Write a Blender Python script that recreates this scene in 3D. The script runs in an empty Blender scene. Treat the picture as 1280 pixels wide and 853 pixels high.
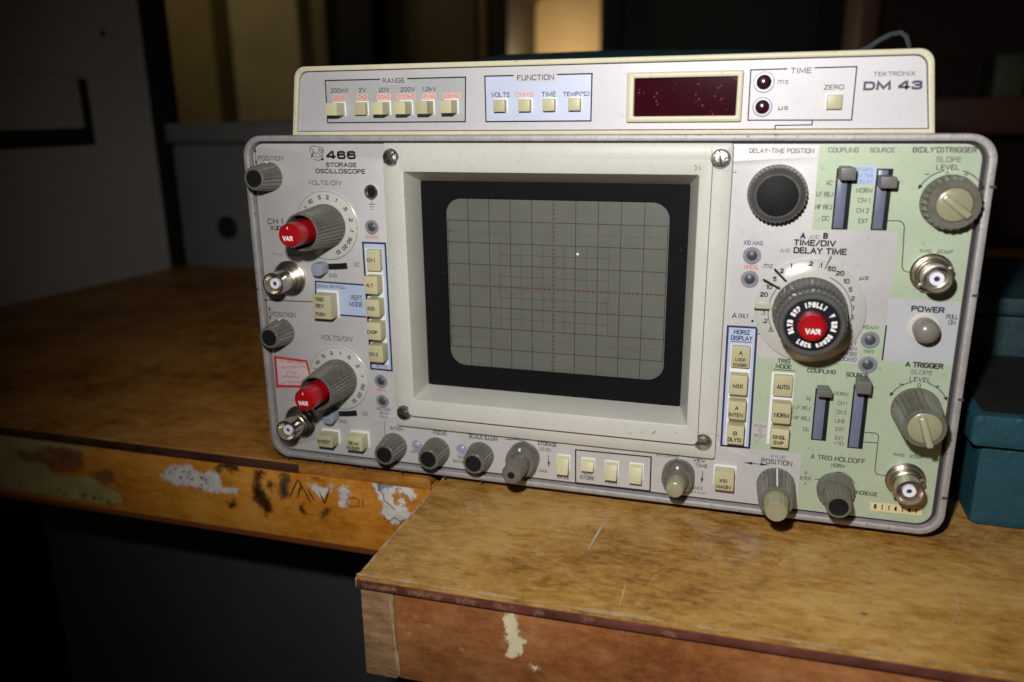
import bpy, bmesh, math, random
from mathutils import Vector, Matrix
random.seed(7)

# ------------------------------------------------------------------ camera, world, lamps, exposure
# Units below: millimetres in "panel space" (x right, u up, d towards the viewer), front rim of the oscilloscope at d = 0.
RM = ((0.9570889813799458, -0.011042103921427801, -0.2895837593203152),
      (0.06854585068128514, -0.9622919753749664, 0.2632406132862566),
      (-0.2815708580011021, -0.27179445555407106, -0.9202421560951171))   # panel -> camera (x right, y down, z forward)
CAM = (217.31841269138208, 158.32178466608804, 313.45498942532823)
FPX = 1018.4725410222011
def W(x, u, d): return Vector((x/1000, -d/1000, u/1000))
def ray(px, py):
    v = ((px-640)/FPX, (py-426.5)/FPX, 1.0)
    return [sum(RM[r][c]*v[r] for r in range(3)) for c in range(3)]
def P(px, py, d=-1.5):                 # point of the plane d = const seen at that pixel
    q = ray(px, py); k = (d-CAM[2])/q[2]
    return (CAM[0]+k*q[0], CAM[1]+k*q[1])
def PT(px, py, u):                     # point of the table plane u = const
    q = ray(px, py); k = (u-CAM[1])/q[1]
    return (CAM[0]+k*q[0], CAM[2]+k*q[2])

sc = bpy.context.scene
col = sc.collection
cam = bpy.data.cameras.new('camera'); co = bpy.data.objects.new('camera', cam); col.objects.link(co)
ax = [Vector((RM[0][0], -RM[0][2], RM[0][1])), Vector((-RM[1][0], RM[1][2], -RM[1][1])), Vector((-RM[2][0], RM[2][2], -RM[2][1]))]
cpos = W(*CAM)
M = Matrix(((ax[0].x, ax[1].x, ax[2].x, cpos.x), (ax[0].y, ax[1].y, ax[2].y, cpos.y), (ax[0].z, ax[1].z, ax[2].z, cpos.z), (0, 0, 0, 1)))
co.matrix_world = M
cam.sensor_width = 36; cam.lens = FPX/1280*36; cam.clip_start = 0.01; cam.clip_end = 50
cam.dof.use_dof = True; cam.dof.focus_distance = 0.328; cam.dof.aperture_fstop = 7.2
sc.camera = co

wd = bpy.data.worlds.new('World'); sc.world = wd; wd.use_nodes = True
wd.node_tree.nodes['Background'].inputs[0].default_value = (1.0, 0.86, 0.66, 1)
wd.node_tree.nodes['Background'].inputs[1].default_value = 0.012

fl = bpy.data.lights.new('camera_flash', 'SPOT'); fo = bpy.data.objects.new('camera_flash', fl); col.objects.link(fo)
fl.energy = 5.0; fl.color = (1.0, 0.975, 0.95); fl.spot_size = math.radians(104); fl.spot_blend = 0.9; fl.shadow_soft_size = 0.007
fpos = cpos + ax[0]*(-0.026) + ax[1]*0.062
fo.location = fpos
aim = W(192, 122, 0)
fo.rotation_euler = (aim-fpos).to_track_quat('-Z', 'Y').to_euler()

rl = bpy.data.lights.new('background_fill', 'AREA'); ro = bpy.data.objects.new('background_fill', rl); col.objects.link(ro)  # unseen fill light added to brighten the far cupboard
rl.energy = 1.9; rl.color = (1.0, 0.78, 0.45); rl.size = 0.5
ro.location = (-1.55, 1.5, 1.35); ro.rotation_euler = (Vector((-1.2, 2.5, 0.35))-Vector(ro.location)).to_track_quat('-Z', 'Y').to_euler()

sc.view_settings.view_transform = 'Standard'; sc.view_settings.look = 'None'
sc.view_settings.exposure = 0; sc.view_settings.gamma = 1

# ------------------------------------------------------------------ materials
def srgb(r, g, b):
    f = lambda c: (c/255/12.92) if c/255 <= .04045 else ((c/255+.055)/1.055)**2.4
    return (f(r), f(g), f(b), 1)
MATS = {}
def mat(name, base, rough=.5, metal=0., var=.12, scale=60, bump=0., bscale=None, coat=0., spec=.5, stretch=(1, 1, 1), emit=None, dirt=0.):
    if name in MATS: return MATS[name]
    m = bpy.data.materials.new(name); m.use_nodes = True
    n = m.node_tree; b = n.nodes['Principled BSDF']; L = n.links.new
    base = tuple(base[:3])+(1,)
    b.inputs['Roughness'].default_value = rough; b.inputs['Metallic'].default_value = metal
    b.inputs['Coat Weight'].default_value = coat; b.inputs['Coat Roughness'].default_value = .12
    b.inputs['Specular IOR Level'].default_value = spec
    tc = n.nodes.new('ShaderNodeTexCoord'); mp = n.nodes.new('ShaderNodeMapping'); mp.inputs['Scale'].default_value = stretch
    L(tc.outputs['Object'], mp.inputs['Vector'])
    nz = n.nodes.new('ShaderNodeTexNoise'); nz.inputs['Scale'].default_value = scale; nz.inputs['Detail'].default_value = 6; nz.inputs['Roughness'].default_value = .65
    L(mp.outputs[0], nz.inputs['Vector'])
    rp = n.nodes.new('ShaderNodeValToRGB')
    rp.color_ramp.elements[0].position = .3; rp.color_ramp.elements[1].position = .7
    rp.color_ramp.elements[0].color = tuple(c*(1-var) for c in base[:3])+(1,)
    rp.color_ramp.elements[1].color = tuple(min(1, c*(1+var)) for c in base[:3])+(1,)
    L(nz.outputs['Fac'], rp.inputs[0])
    out = rp.outputs[0]
    if dirt:
        d2 = n.nodes.new('ShaderNodeTexNoise'); d2.inputs['Scale'].default_value = 420; d2.inputs['Detail'].default_value = 3
        L(tc.outputs['Object'], d2.inputs['Vector'])
        r2 = n.nodes.new('ShaderNodeValToRGB'); r2.color_ramp.elements[0].position = .27; r2.color_ramp.elements[1].position = .36
        r2.color_ramp.elements[0].color = (dirt,)*3+(1,); r2.color_ramp.elements[1].color = (0, 0, 0, 1)
        L(d2.outputs['Fac'], r2.inputs[0])
        mx = n.nodes.new('ShaderNodeMix'); mx.data_type = 'RGBA'
        L(r2.outputs[0], mx.inputs[0]); L(out, mx.inputs[6]); mx.inputs[7].default_value = (.12, .09, .06, 1)
        out = mx.outputs[2]
    L(out, b.inputs['Base Color'])
    rr = n.nodes.new('ShaderNodeMapRange'); rr.inputs[3].default_value = max(.02, rough*.8); rr.inputs[4].default_value = min(1, rough*1.2)
    L(nz.outputs['Fac'], rr.inputs[0]); L(rr.outputs[0], b.inputs['Roughness'])
    if bump:
        bz = n.nodes.new('ShaderNodeTexNoise'); bz.inputs['Scale'].default_value = bscale or scale*4; bz.inputs['Detail'].default_value = 4
        L(mp.outputs[0], bz.inputs['Vector'])
        bp = n.nodes.new('ShaderNodeBump'); bp.inputs['Strength'].default_value = bump; bp.inputs['Distance'].default_value = .0006
        L(bz.outputs['Fac'], bp.inputs['Height']); L(bp.outputs[0], b.inputs['Normal'])
    if emit:
        L(out, b.inputs['Emission Color']); b.inputs['Emission Strength'].default_value = emit
    MATS[name] = m; return m

def wood(name, c_dark, c_mid, c_light, rough, stretch, blotch=14, worn=None, worn_amt=.5, bump=.25, fine=.28):
    m = bpy.data.materials.new(name); m.use_nodes = True; n = m.node_tree; b = n.nodes['Principled BSDF']; L = n.links.new
    tc = n.nodes.new('ShaderNodeTexCoord')
    def noise(scale, detail, rgh, st=(1, 1, 1), dist=0.):
        mp = n.nodes.new('ShaderNodeMapping'); mp.inputs['Scale'].default_value = st; L(tc.outputs['Object'], mp.inputs['Vector'])
        z = n.nodes.new('ShaderNodeTexNoise'); z.inputs['Scale'].default_value = scale; z.inputs['Detail'].default_value = detail; z.inputs['Roughness'].default_value = rgh; z.inputs['Distortion'].default_value = dist
        L(mp.outputs[0], z.inputs['Vector']); return z.outputs['Fac']
    def mad(a, k, c):
        q = n.nodes.new('ShaderNodeMath'); q.operation = 'MULTIPLY_ADD'; L(a, q.inputs[0]); q.inputs[1].default_value = k
        if isinstance(c, float): q.inputs[2].default_value = c
        else: L(c, q.inputs[2])
        return q.outputs[0]
    g = noise(70, 9, .72, stretch, .5); bl = noise(blotch, 10, .68); fi = noise(330, 5, .75, (.45, 1, 1)); md = noise(blotch*4.5, 9, .74, (.85, 1, 1), .5)
    t = mad(g, .20, mad(bl, .46, mad(fi, fine, mad(md, .34-fine*.5, .02-.25*fine))))
    r1 = n.nodes.new('ShaderNodeValToRGB'); e = r1.color_ramp.elements
    e[0].position = .43; e[0].color = c_dark+(1,); e[1].position = .62; b.inputs['Specular IOR Level'].default_value = .28; e[1].color = c_light+(1,)
    x = e.new(.52); x.color = c_mid+(1,)
    L(t, r1.inputs[0]); out = r1.outputs[0]
    if worn:
        wz = noise(34, 12, .8, (.8, 1, 1), .6)
        wr = n.nodes.new('ShaderNodeValToRGB'); wr.color_ramp.elements[0].position = .54; wr.color_ramp.elements[1].position = .66
        wr.color_ramp.elements[0].color = (0, 0, 0, 1); wr.color_ramp.elements[1].color = (worn_amt,)*3+(1,)
        L(wz, wr.inputs[0])
        q = n.nodes.new('ShaderNodeMix'); q.data_type = 'RGBA'
        L(wr.outputs[0], q.inputs[0]); L(out, q.inputs[6]); q.inputs[7].default_value = worn+(1,); out = q.outputs[2]
    L(out, b.inputs['Base Color'])
    mr = n.nodes.new('ShaderNodeMapRange'); mr.inputs[1].default_value = .3; mr.inputs[2].default_value = .7; mr.inputs[3].default_value = rough*.6; mr.inputs[4].default_value = min(1, rough*1.6)
    L(md, mr.inputs[0]); L(mr.outputs[0], b.inputs['Roughness'])
    bp = n.nodes.new('ShaderNodeBump'); bp.inputs['Strength'].default_value = bump; bp.inputs['Distance'].default_value = .0007
    L(t, bp.inputs['Height']); L(bp.outputs[0], b.inputs['Normal'])
    MATS[name] = m; return m

def patchy(m, soft=.25, amount=1.0, nscale=380, bias=-3.9):
    # worn edges: opacity follows the distance from the outline (attribute 'edge', mm) broken up by noise
    n = m.node_tree; b = n.nodes['Principled BSDF']; L = n.links.new
    at_ = n.nodes.new('ShaderNodeAttribute'); at_.attribute_name = 'edge'
    tc = n.nodes.new('ShaderNodeTexCoord'); z = n.nodes.new('ShaderNodeTexNoise'); z.inputs['Scale'].default_value = nscale; z.inputs['Detail'].default_value = 9; z.inputs['Roughness'].default_value = .75
    L(tc.outputs['Object'], z.inputs['Vector'])
    q = n.nodes.new('ShaderNodeMath'); q.operation = 'MULTIPLY_ADD'; q.inputs[1].default_value = 13.0; q.inputs[2].default_value = -6.5+(4.5+bias)*.8; L(z.outputs['Fac'], q.inputs[0])
    w = n.nodes.new('ShaderNodeMath'); w.operation = 'ADD'; L(q.outputs[0], w.inputs[0]); L(at_.outputs['Fac'], w.inputs[1])
    r = n.nodes.new('ShaderNodeMapRange'); r.inputs[1].default_value = 0; r.inputs[2].default_value = soft*4; r.inputs[3].default_value = 0; r.inputs[4].default_value = amount
    L(w.outputs[0], r.inputs[0]); L(r.outputs[0], b.inputs['Alpha'])
    return m

PANEL = mat('panel_grey', (.575, .56, .555), .45, .22, .08, 24, .05, 900, dirt=.12)
DMPANEL = mat('multimeter_panel', (.53, .515, .53), .52, .2, .05, 22, .04, 900, dirt=.1)
RIM = mat('rim_metal', (.40, .38, .375), .55, .35, .16, 180, .25, 700, dirt=.7)
DARKGAP = mat('dark_gap', (.035, .032, .03), .7)
BEZEL = mat('bezel_plastic', (.545, .540, .485), .45, 0, .05, 30, .06, 1200, dirt=.15)
BEZ_LINE = mat('grime', (.20, .15, .09), .8)
CREAM = mat('cream_plastic', (.54, .50, .295), .42, 0, .06, 60, .04, 900)
CREAMK = mat('cream_knob', (.30, .288, .175), .24, 0, .08, 120)
CREAMF = mat('multimeter_case_cream', (.60, .57, .40), .45, 0, .08, 60, .08, 700, dirt=.3)
def tinted(m, lo, hi):
    n = m.node_tree; b = n.nodes['Principled BSDF']; L = n.links.new; src = b.inputs['Base Color'].links[0].from_socket
    oi = n.nodes.new('ShaderNodeObjectInfo'); mr = n.nodes.new('ShaderNodeMapRange'); mr.inputs[3].default_value = lo; mr.inputs[4].default_value = hi; L(oi.outputs['Random'], mr.inputs[0])
    mx = n.nodes.new('ShaderNodeMix'); mx.data_type = 'RGBA'; mx.blend_type = 'MULTIPLY'; mx.inputs[0].default_value = 1; L(src, mx.inputs[6]); L(mr.outputs[0], mx.inputs[7]); L(mx.outputs[2], b.inputs['Base Color'])
tinted(CREAM, .86, 1.08)
WHITE = mat('white_slot', (.74, .76, .76), .45, 0, .05)
LBLUE = mat('print_blue', (.46, .54, .72), .45, .1, .05, 50)
LGREY = mat('print_grey', (.42, .43, .44), .45, .1, .04, 50)
ZGREY = mat('print_pale_grey', (.50, .51, .53), .45, .1, .04, 50)
GREEN = mat('print_green', (.44, .525, .375), .45, .15, .05, 45, .04, 900, dirt=.2)
NAVY = mat('print_navy', (.015, .02, .08), .5)
INK = mat('ink_black', (.022, .022, .025), .85, spec=.15)
INKG = mat('ink_grey', (.10, .098, .095), .85, spec=.15, var=.3, scale=900)
INKF = mat('ink_faded', (.21, .21, .20), .85, spec=.15, var=.3, scale=900)
INKR = mat('ink_red', (.62, .10, .07), .55)
INKO = mat('ink_orange', (.72, .20, .08), .55)
INKB = mat('ink_blue', (.22, .30, .62), .55)
PINK = mat('print_pink', (.70, .48, .42), .5)
INKW = mat('ink_white', (.85, .85, .82), .5)
KGREY = mat('knob_grey', (.135, .128, .105), .27, 0, .18, 220, .08, 1500)
KDARK = mat('knob_dark', (.085, .083, .078), .30, 0, .15, 200)
KBLACK = mat('cap_black', (.010, .010, .011), .6, 0, .3, 300, spec=.18)
RED = mat('red_plastic', (.36, .005, .009), .25, 0, .1, 150)
NICKEL = mat('nickel', (.60, .55, .47), .30, 1, .12, 200)
STEEL = mat('steel_screw', (.62, .59, .56), .3, 1, .25, 500, .3, 900)
TEFLON = mat('dielectric_white', (.80, .80, .88), .4)
DIAL = mat('dial_disc', (.58, .58, .53), .22, .1, .05, 60, coat=.3)
CLEAR = mat('dial_skirt', (.60, .60, .56), .16, .15, .05, 40, coat=.5)
SLATE = mat('slide_blue_grey', (.15, .17, .25), .35, 0, .1, 120)
LEVER = mat('lever_grey', (.135, .13, .12), .45, 0, .12, 200, .1, 900)
ACLEV = mat('lever_blue', (.27, .31, .37), .4, 0, .1, 100)
LEDRING = mat('lamp_ring', (.27, .28, .33), .35, .2, .1, 200)
LEDDARK = mat('lamp_lens', (.06, .06, .07), .4, 0, .2, 300)
LEDBLUE = mat('lamp_lavender', (.33, .34, .44), .3, 0, .1, 200, coat=.3)
LEDRED = mat('lamp_dark_red', (.035, .006, .010), .16, 0, .2, 300, coat=.6)
MASKM = mat('screen_mask_black', (.006, .006, .0065), .55, 0, .3, 200)
HOUSE = mat('housing_blue', (.08, .16, .22), .5, 0, .1, 60, .1)
STICK = mat('sticker_white', (.62, .46, .46), .6, 0, .08, 120)
SERIAL = mat('serial_tape', (.72, .62, .36), .5, 0, .06, 150)

def speckled(name, base, rough, speck, scale, thr, coat=0., bump=0.):
    m = mat(name, base, rough, 0, .05, 90, bump, 500, coat)
    n = m.node_tree; b = n.nodes['Principled BSDF']; L = n.links.new
    src = b.inputs['Base Color'].links[0].from_socket
    tc = n.nodes.new('ShaderNodeTexCoord'); v = n.nodes.new('ShaderNodeTexVoronoi'); v.inputs['Scale'].default_value = scale; v.feature = 'F1'
    L(tc.outputs['Object'], v.inputs['Vector'])
    r = n.nodes.new('ShaderNodeValToRGB'); r.color_ramp.elements[0].position = thr*.6; r.color_ramp.elements[1].position = thr
    r.color_ramp.elements[0].color = (1, 1, 1, 1); r.color_ramp.elements[1].color = (0, 0, 0, 1)
    L(v.outputs['Distance'], r.inputs[0])
    z = n.nodes.new('ShaderNodeTexNoise'); z.inputs['Scale'].default_value = scale*.35; L(tc.outputs['Object'], z.inputs['Vector'])
    z2 = n.nodes.new('ShaderNodeMath'); z2.operation = 'GREATER_THAN'; z2.inputs[1].default_value = .57; L(z.outputs['Fac'], z2.inputs[0])
    mu = n.nodes.new('ShaderNodeMath'); mu.operation = 'MULTIPLY'; L(r.outputs[0], mu.inputs[0]); L(z2.outputs[0], mu.inputs[1])
    mx = n.nodes.new('ShaderNodeMix'); mx.data_type = 'RGBA'; L(mu.outputs[0], mx.inputs[0]); L(src, mx.inputs[6]); mx.inputs[7].default_value = speck+(1,)
    L(mx.outputs[2], b.inputs['Base Color']); return m
MASK = speckled('screen_mask_dusty', (.004, .004, .0045), .7, (.06, .06, .06), 260, .08)
MASK.node_tree.nodes['Principled BSDF'].inputs['Specular IOR Level'].default_value = .12
PHOS = speckled('phosphor_screen', (.124, .127, .108), .34, (.17, .17, .155), 300, .06, coat=.15)
DISP = speckled('red_display_window', (.032, .0022, .007), .07, (.20, .030, .06), 620, .30, coat=.1)
DISP.node_tree.nodes['Principled BSDF'].inputs['Specular IOR Level'].default_value = .25
TEAL = mat('teal_paint', (.016, .066, .086), .42, 0, .12, 90, .9, 330, spec=.3)
TEALD = mat('teal_vinyl', (.016, .050, .060), .5, 0, .2, 60, .4, 300)
CABW = mat('cabinet_pale_grey', (.48, .455, .425), .5, 0, .05, 12, .05)
CASEG = mat('case_blue_grey', (.19, .20, .205), .5, 0, .08, 20, .1)
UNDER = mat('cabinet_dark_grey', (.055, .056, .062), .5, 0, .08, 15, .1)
BLACKM = mat('black_rubber_and_shade', (.008, .008, .008), .7)  # rubber and dark parts; also the painted shadows on the pale cabinet
WOODR = wood('worn_table_top', (.185, .076, .014), (.345, .178, .040), (.475, .282, .088), .30, (.5, 1, 1), 11, (.56, .40, .18), .45, .3, .40)
WOODF = wood('red_brown_board', (.175, .056, .015), (.300, .112, .033), (.420, .185, .068), .5, (.12, 1, 1.4), 16, (.42, .22, .10), .22)
WOODL = wood('brown_desk_top', (.17, .058, .008), (.38, .160, .028), (.54, .260, .066), .42, (.16, 1, 1), 12, (.40, .23, .08), .25)
WOODO = wood('orange_board', (.30, .090, .008), (.52, .195, .018), (.66, .300, .046), .40, (.12, 1, 1.6), 10, None)
EDGER = mat('edge_strip_dark_red', (.125, .036, .024), .6, 0, .55, 160, .3, 400, stretch=(.4, 1, 1))
EDGEL = mat('edge_strip_dark_brown', (.050, .018, .010), .55, 0, .6, 120, .3, 300, stretch=(.4, 1, 1))
RAWEDGE = mat('worn_bare_edge', (.42, .29, .14), .7, 0, .35, 240, .4, 500)
ENDGR = mat('end_grain_painted', (.31, .175, .085), .7, 0, .45, 90, .6, 260, stretch=(1, 1, 2.2))
PAINTY = patchy(mat('cream_yellow_paint', (.44, .35, .13), .6, 0, .18, 70, .4, 260), 0.25, 1.0, bias=-3.5)
PAINTC = patchy(mat('cream_paint_chip', (.72, .62, .40), .6, 0, .1, 150), 0.3, 1.0, bias=-3.2)
STAIN = patchy(mat('brown_stain', (.045, .014, .006), .5, 0, .6, 160), 1.2, 0.95, bias=-3.2)
STAINR = patchy(mat('rust_stain', (.27, .105, .045), .6, 0, .35, 90), 1.3, 0.85)
PAPER = patchy(mat('torn_paper', (.68, .64, .58), .7, 0, .25, 160, .3, 300), 0.3, 1.0, bias=-3.4)
STAINL = mat('stain_line', (.045, .014, .006), .5, 0, .6, 160)
STAINRL = mat('rust_line', (.24, .075, .03), .5)
PURPLE = mat('purple_ink', (.10, .025, .20), .6)
BLUEP = patchy(mat('blue_grey_print', (.20, .30, .36), .6), 0.6, 1.0, bias=-2.6)
TABLELEG = mat('leg_wood', (.18, .08, .03), .6)

# ------------------------------------------------------------------ mesh helpers
def link(me, name, m, parent=None, smooth=False, auto=None):
    o = bpy.data.objects.new(name, me); col.objects.link(o)
    if m: me.materials.append(m)
    if parent:
        o.parent = parent
        if parent.type == 'EMPTY': o.matrix_parent_inverse = Matrix.Translation(-Vector(parent.location))
    if smooth:
        for p in me.polygons: p.use_smooth = True
        if auto:
            try: me.set_sharp_from_angle(angle=math.radians(auto))
            except Exception: pass
    return o
def bm_obj(bm, name, m, parent=None, smooth=False, auto=None):
    bmesh.ops.recalc_face_normals(bm, faces=bm.faces)
    me = bpy.data.meshes.new(name); bm.to_mesh(me); bm.free()
    return link(me, name, m, parent, smooth, auto)
def raw(name, verts, faces, m, parent=None, smooth=False, auto=None):
    me = bpy.data.meshes.new(name); me.from_pydata([W(*v) for v in verts], [], faces); me.update()
    return link(me, name, m, parent, smooth, auto)
def empty(name, x, u, d, label, cat, group=None):
    o = bpy.data.objects.new(name, None); col.objects.link(o); o.empty_display_size = .02; o.location = W(x, u, d)
    o['label'] = label; o['category'] = cat
    if group: o['group'] = group
    return o
def box(name, x0, x1, u0, u1, d0, d1, m, parent=None, bev=0., seg=2):
    bm = bmesh.new()
    vs = [bm.verts.new(W(x, u, d)) for d in (d0, d1) for u in (u0, u1) for x in (x0, x1)]
    for f in ((0, 1, 3, 2), (4, 6, 7, 5), (0, 4, 5, 1), (2, 3, 7, 6), (0, 2, 6, 4), (1, 5, 7, 3)): bm.faces.new([vs[i] for i in f])
    bmesh.ops.recalc_face_normals(bm, faces=bm.faces)
    if bev: bmesh.ops.bevel(bm, geom=list(bm.edges), offset=bev/1000, segments=seg, affect='EDGES', profile=.6)
    return bm_obj(bm, name, m, parent, bool(bev), 40)
def hexa(name, lo, hi, m, parent=None, bev=0.):       # lo/hi: four (x,u,d) corners each
    bm = bmesh.new(); vs = [bm.verts.new(W(*p)) for p in list(lo)+list(hi)]
    for f in ((3, 2, 1, 0), (4, 5, 6, 7), (0, 1, 5, 4), (1, 2, 6, 5), (2, 3, 7, 6), (3, 0, 4, 7)): bm.faces.new([vs[i] for i in f])
    bmesh.ops.recalc_face_normals(bm, faces=bm.faces)
    if bev: bmesh.ops.bevel(bm, geom=list(bm.edges), offset=bev/1000, segments=2, affect='EDGES', profile=.6)
    return bm_obj(bm, name, m, parent, bool(bev), 40)
def rrect(x0, x1, u0, u1, r, n=8, rs=None):
    rs = rs or (r, r, r, r); pts = []
    for (cx, cu, a0, rr) in ((x1-rs[0], u1-rs[0], 0, rs[0]), (x0+rs[1], u1-rs[1], 90, rs[1]), (x0+rs[2], u0+rs[2], 180, rs[2]), (x1-rs[3], u0+rs[3], 270, rs[3])):
        for i in range(n+1):
            a = math.radians(a0+90*i/n); pts.append((cx+rr*math.cos(a), cu+rr*math.sin(a)))
    return pts
def prism(name, pts, d0, d1, m, parent=None, bev=0., smooth=True):
    bm = bmesh.new(); n = len(pts)
    a = [bm.verts.new(W(p[0], p[1], d0)) for p in pts]; b = [bm.verts.new(W(p[0], p[1], d1)) for p in pts]
    bm.faces.new(a[::-1]); f = bm.faces.new(b)
    for i in range(n): bm.faces.new((a[i], a[(i+1) % n], b[(i+1) % n], b[i]))
    bmesh.ops.recalc_face_normals(bm, faces=bm.faces)
    if bev: bmesh.ops.bevel(bm, geom=[e for e in f.edges], offset=bev/1000, segments=2, affect='EDGES', profile=.6)
    return bm_obj(bm, name, m, parent, smooth, 35)
def loft(name, rings, m, parent=None, cap0=False, cap1=False, closed=False, smooth=True, auto=35):
    # rings: list of equal-length loops of (x,u,d)
    n = len(rings[0]); vs = [v for r in rings for v in r]; fs = []
    R_ = len(rings)
    for i in range(R_ if closed else R_-1):
        j = (i+1) % R_
        for k in range(n):
            fs.append((i*n+k, i*n+(k+1) % n, j*n+(k+1) % n, j*n+k))
    if cap0: fs.append(tuple(range(n))[::-1])
    if cap1: fs.append(tuple((R_-1)*n+k for k in range(n)))
    me = bpy.data.meshes.new(name); me.from_pydata([W(*v) for v in vs], [], fs); me.update()
    bm = bmesh.new(); bm.from_mesh(me); bpy.data.meshes.remove(me)
    return bm_obj(bm, name, m, parent, smooth, auto)
def frame(name, outer, inner, d0, d1, m, parent=None, bev=.5):
    def at(pts, d): return [(p[0], p[1], d) for p in pts]
    def mix(A, B, t): return [(a[0]+(b[0]-a[0])*t, a[1]+(b[1]-a[1])*t) for a, b in zip(A, B)]
    w = max(.01, math.hypot(outer[0][0]-inner[0][0], outer[0][1]-inner[0][1])); t = min(.45, bev/w)
    return loft(name, [at(outer, d0), at(outer, d1-bev), at(mix(outer, inner, t*.3), d1-bev*.3), at(mix(outer, inner, t), d1), at(mix(outer, inner, 1-t), d1), at(mix(outer, inner, 1-t*.3), d1-bev*.3), at(inner, d1-bev), at(inner, d0)], m, parent, closed=True)
def sheet(name, pts, d, m, parent=None):
    bm = bmesh.new(); bm.faces.new([bm.verts.new(W(p[0], p[1], d)) for p in pts])
    bm.normal_update(); bmesh.ops.triangulate(bm, faces=bm.faces)
    for f in bm.faces:
        f.normal_update()
        if f.normal.y > 0: f.normal_flip()
    me = bpy.data.meshes.new(name); bm.to_mesh(me); bm.free(); return link(me, name, m, parent)
def sheetp(name, px, d, m, parent=None): return sheet(name, [P(x, y, d) for x, y in px], d, m, parent)
def strip_verts(pts, w, close=False):
    n = len(pts); L_, R_ = [], []
    for i, p in enumerate(pts):
        a = pts[(i-1) % n] if (i > 0 or close) else None; b = pts[(i+1) % n] if (i < n-1 or close) else None
        def nn(p, q):
            dx, dy = q[0]-p[0], q[1]-p[1]; l = math.hypot(dx, dy) or 1e-6; return (-dy/l, dx/l)
        if a is None: v = nn(p, b); k = 1
        elif b is None: v = nn(a, p); k = 1
        else:
            n1, n2 = nn(a, p), nn(p, b); v = (n1[0]+n2[0], n1[1]+n2[1]); l = math.hypot(*v) or 1e-6; v = (v[0]/l, v[1]/l)
            k = min(2.2, 1/max(.3, v[0]*n1[0]+v[1]*n1[1]))
        ww = w[i] if isinstance(w, (list, tuple)) else w
        L_.append((p[0]+v[0]*ww/2*k, p[1]+v[1]*ww/2*k)); R_.append((p[0]-v[0]*ww/2*k, p[1]-v[1]*ww/2*k))
    return L_, R_
def stroke(name, pts, w, d, m, parent=None, close=False):
    A, B = strip_verts(pts, w, close); n = len(pts)
    vs = [(p[0], p[1], d) for p in A]+[(p[0], p[1], d) for p in B]
    fs = [(i, n+i, n+(i+1) % n, (i+1) % n) for i in range(n if close else n-1)]
    return raw(name, vs, fs, m, parent)
def strokep(name, px, w, d, m, parent=None, close=False): return stroke(name, [P(x, y, d) for x, y in px], w, d, m, parent, close)
def circle(cx, cu, r, n=48, a0=0, a1=360):
    full = a1-a0 >= 360
    return [(cx+r*math.cos(math.radians(a0+(a1-a0)*i/(n if full else n-1))), cu+r*math.sin(math.radians(a0+(a1-a0)*i/(n if full else n-1)))) for i in range(n)]
def lathe(name, cx, cu, prof, m, parent=None, flutes=0, amp=0., seg=48, auto=35):
    # prof: (radius, depth[, fluted 0..1]); built around the panel normal
    if flutes: seg = flutes*4
    rings = []
    for p in prof:
        fl_ = p[2] if len(p) > 2 else 0
        ring = []
        for i in range(seg):
            a = 2*math.pi*i/seg
            r = p[0]
            if fl_ and flutes: r -= amp*fl_*(0, .55, 1, .55)[i % 4]
            ring.append((cx+r*math.cos(a), cu+r*math.sin(a), p[1]))
        rings.append(ring)
    return loft(name, rings, m, parent, cap0=True, cap1=True, auto=auto)

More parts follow.
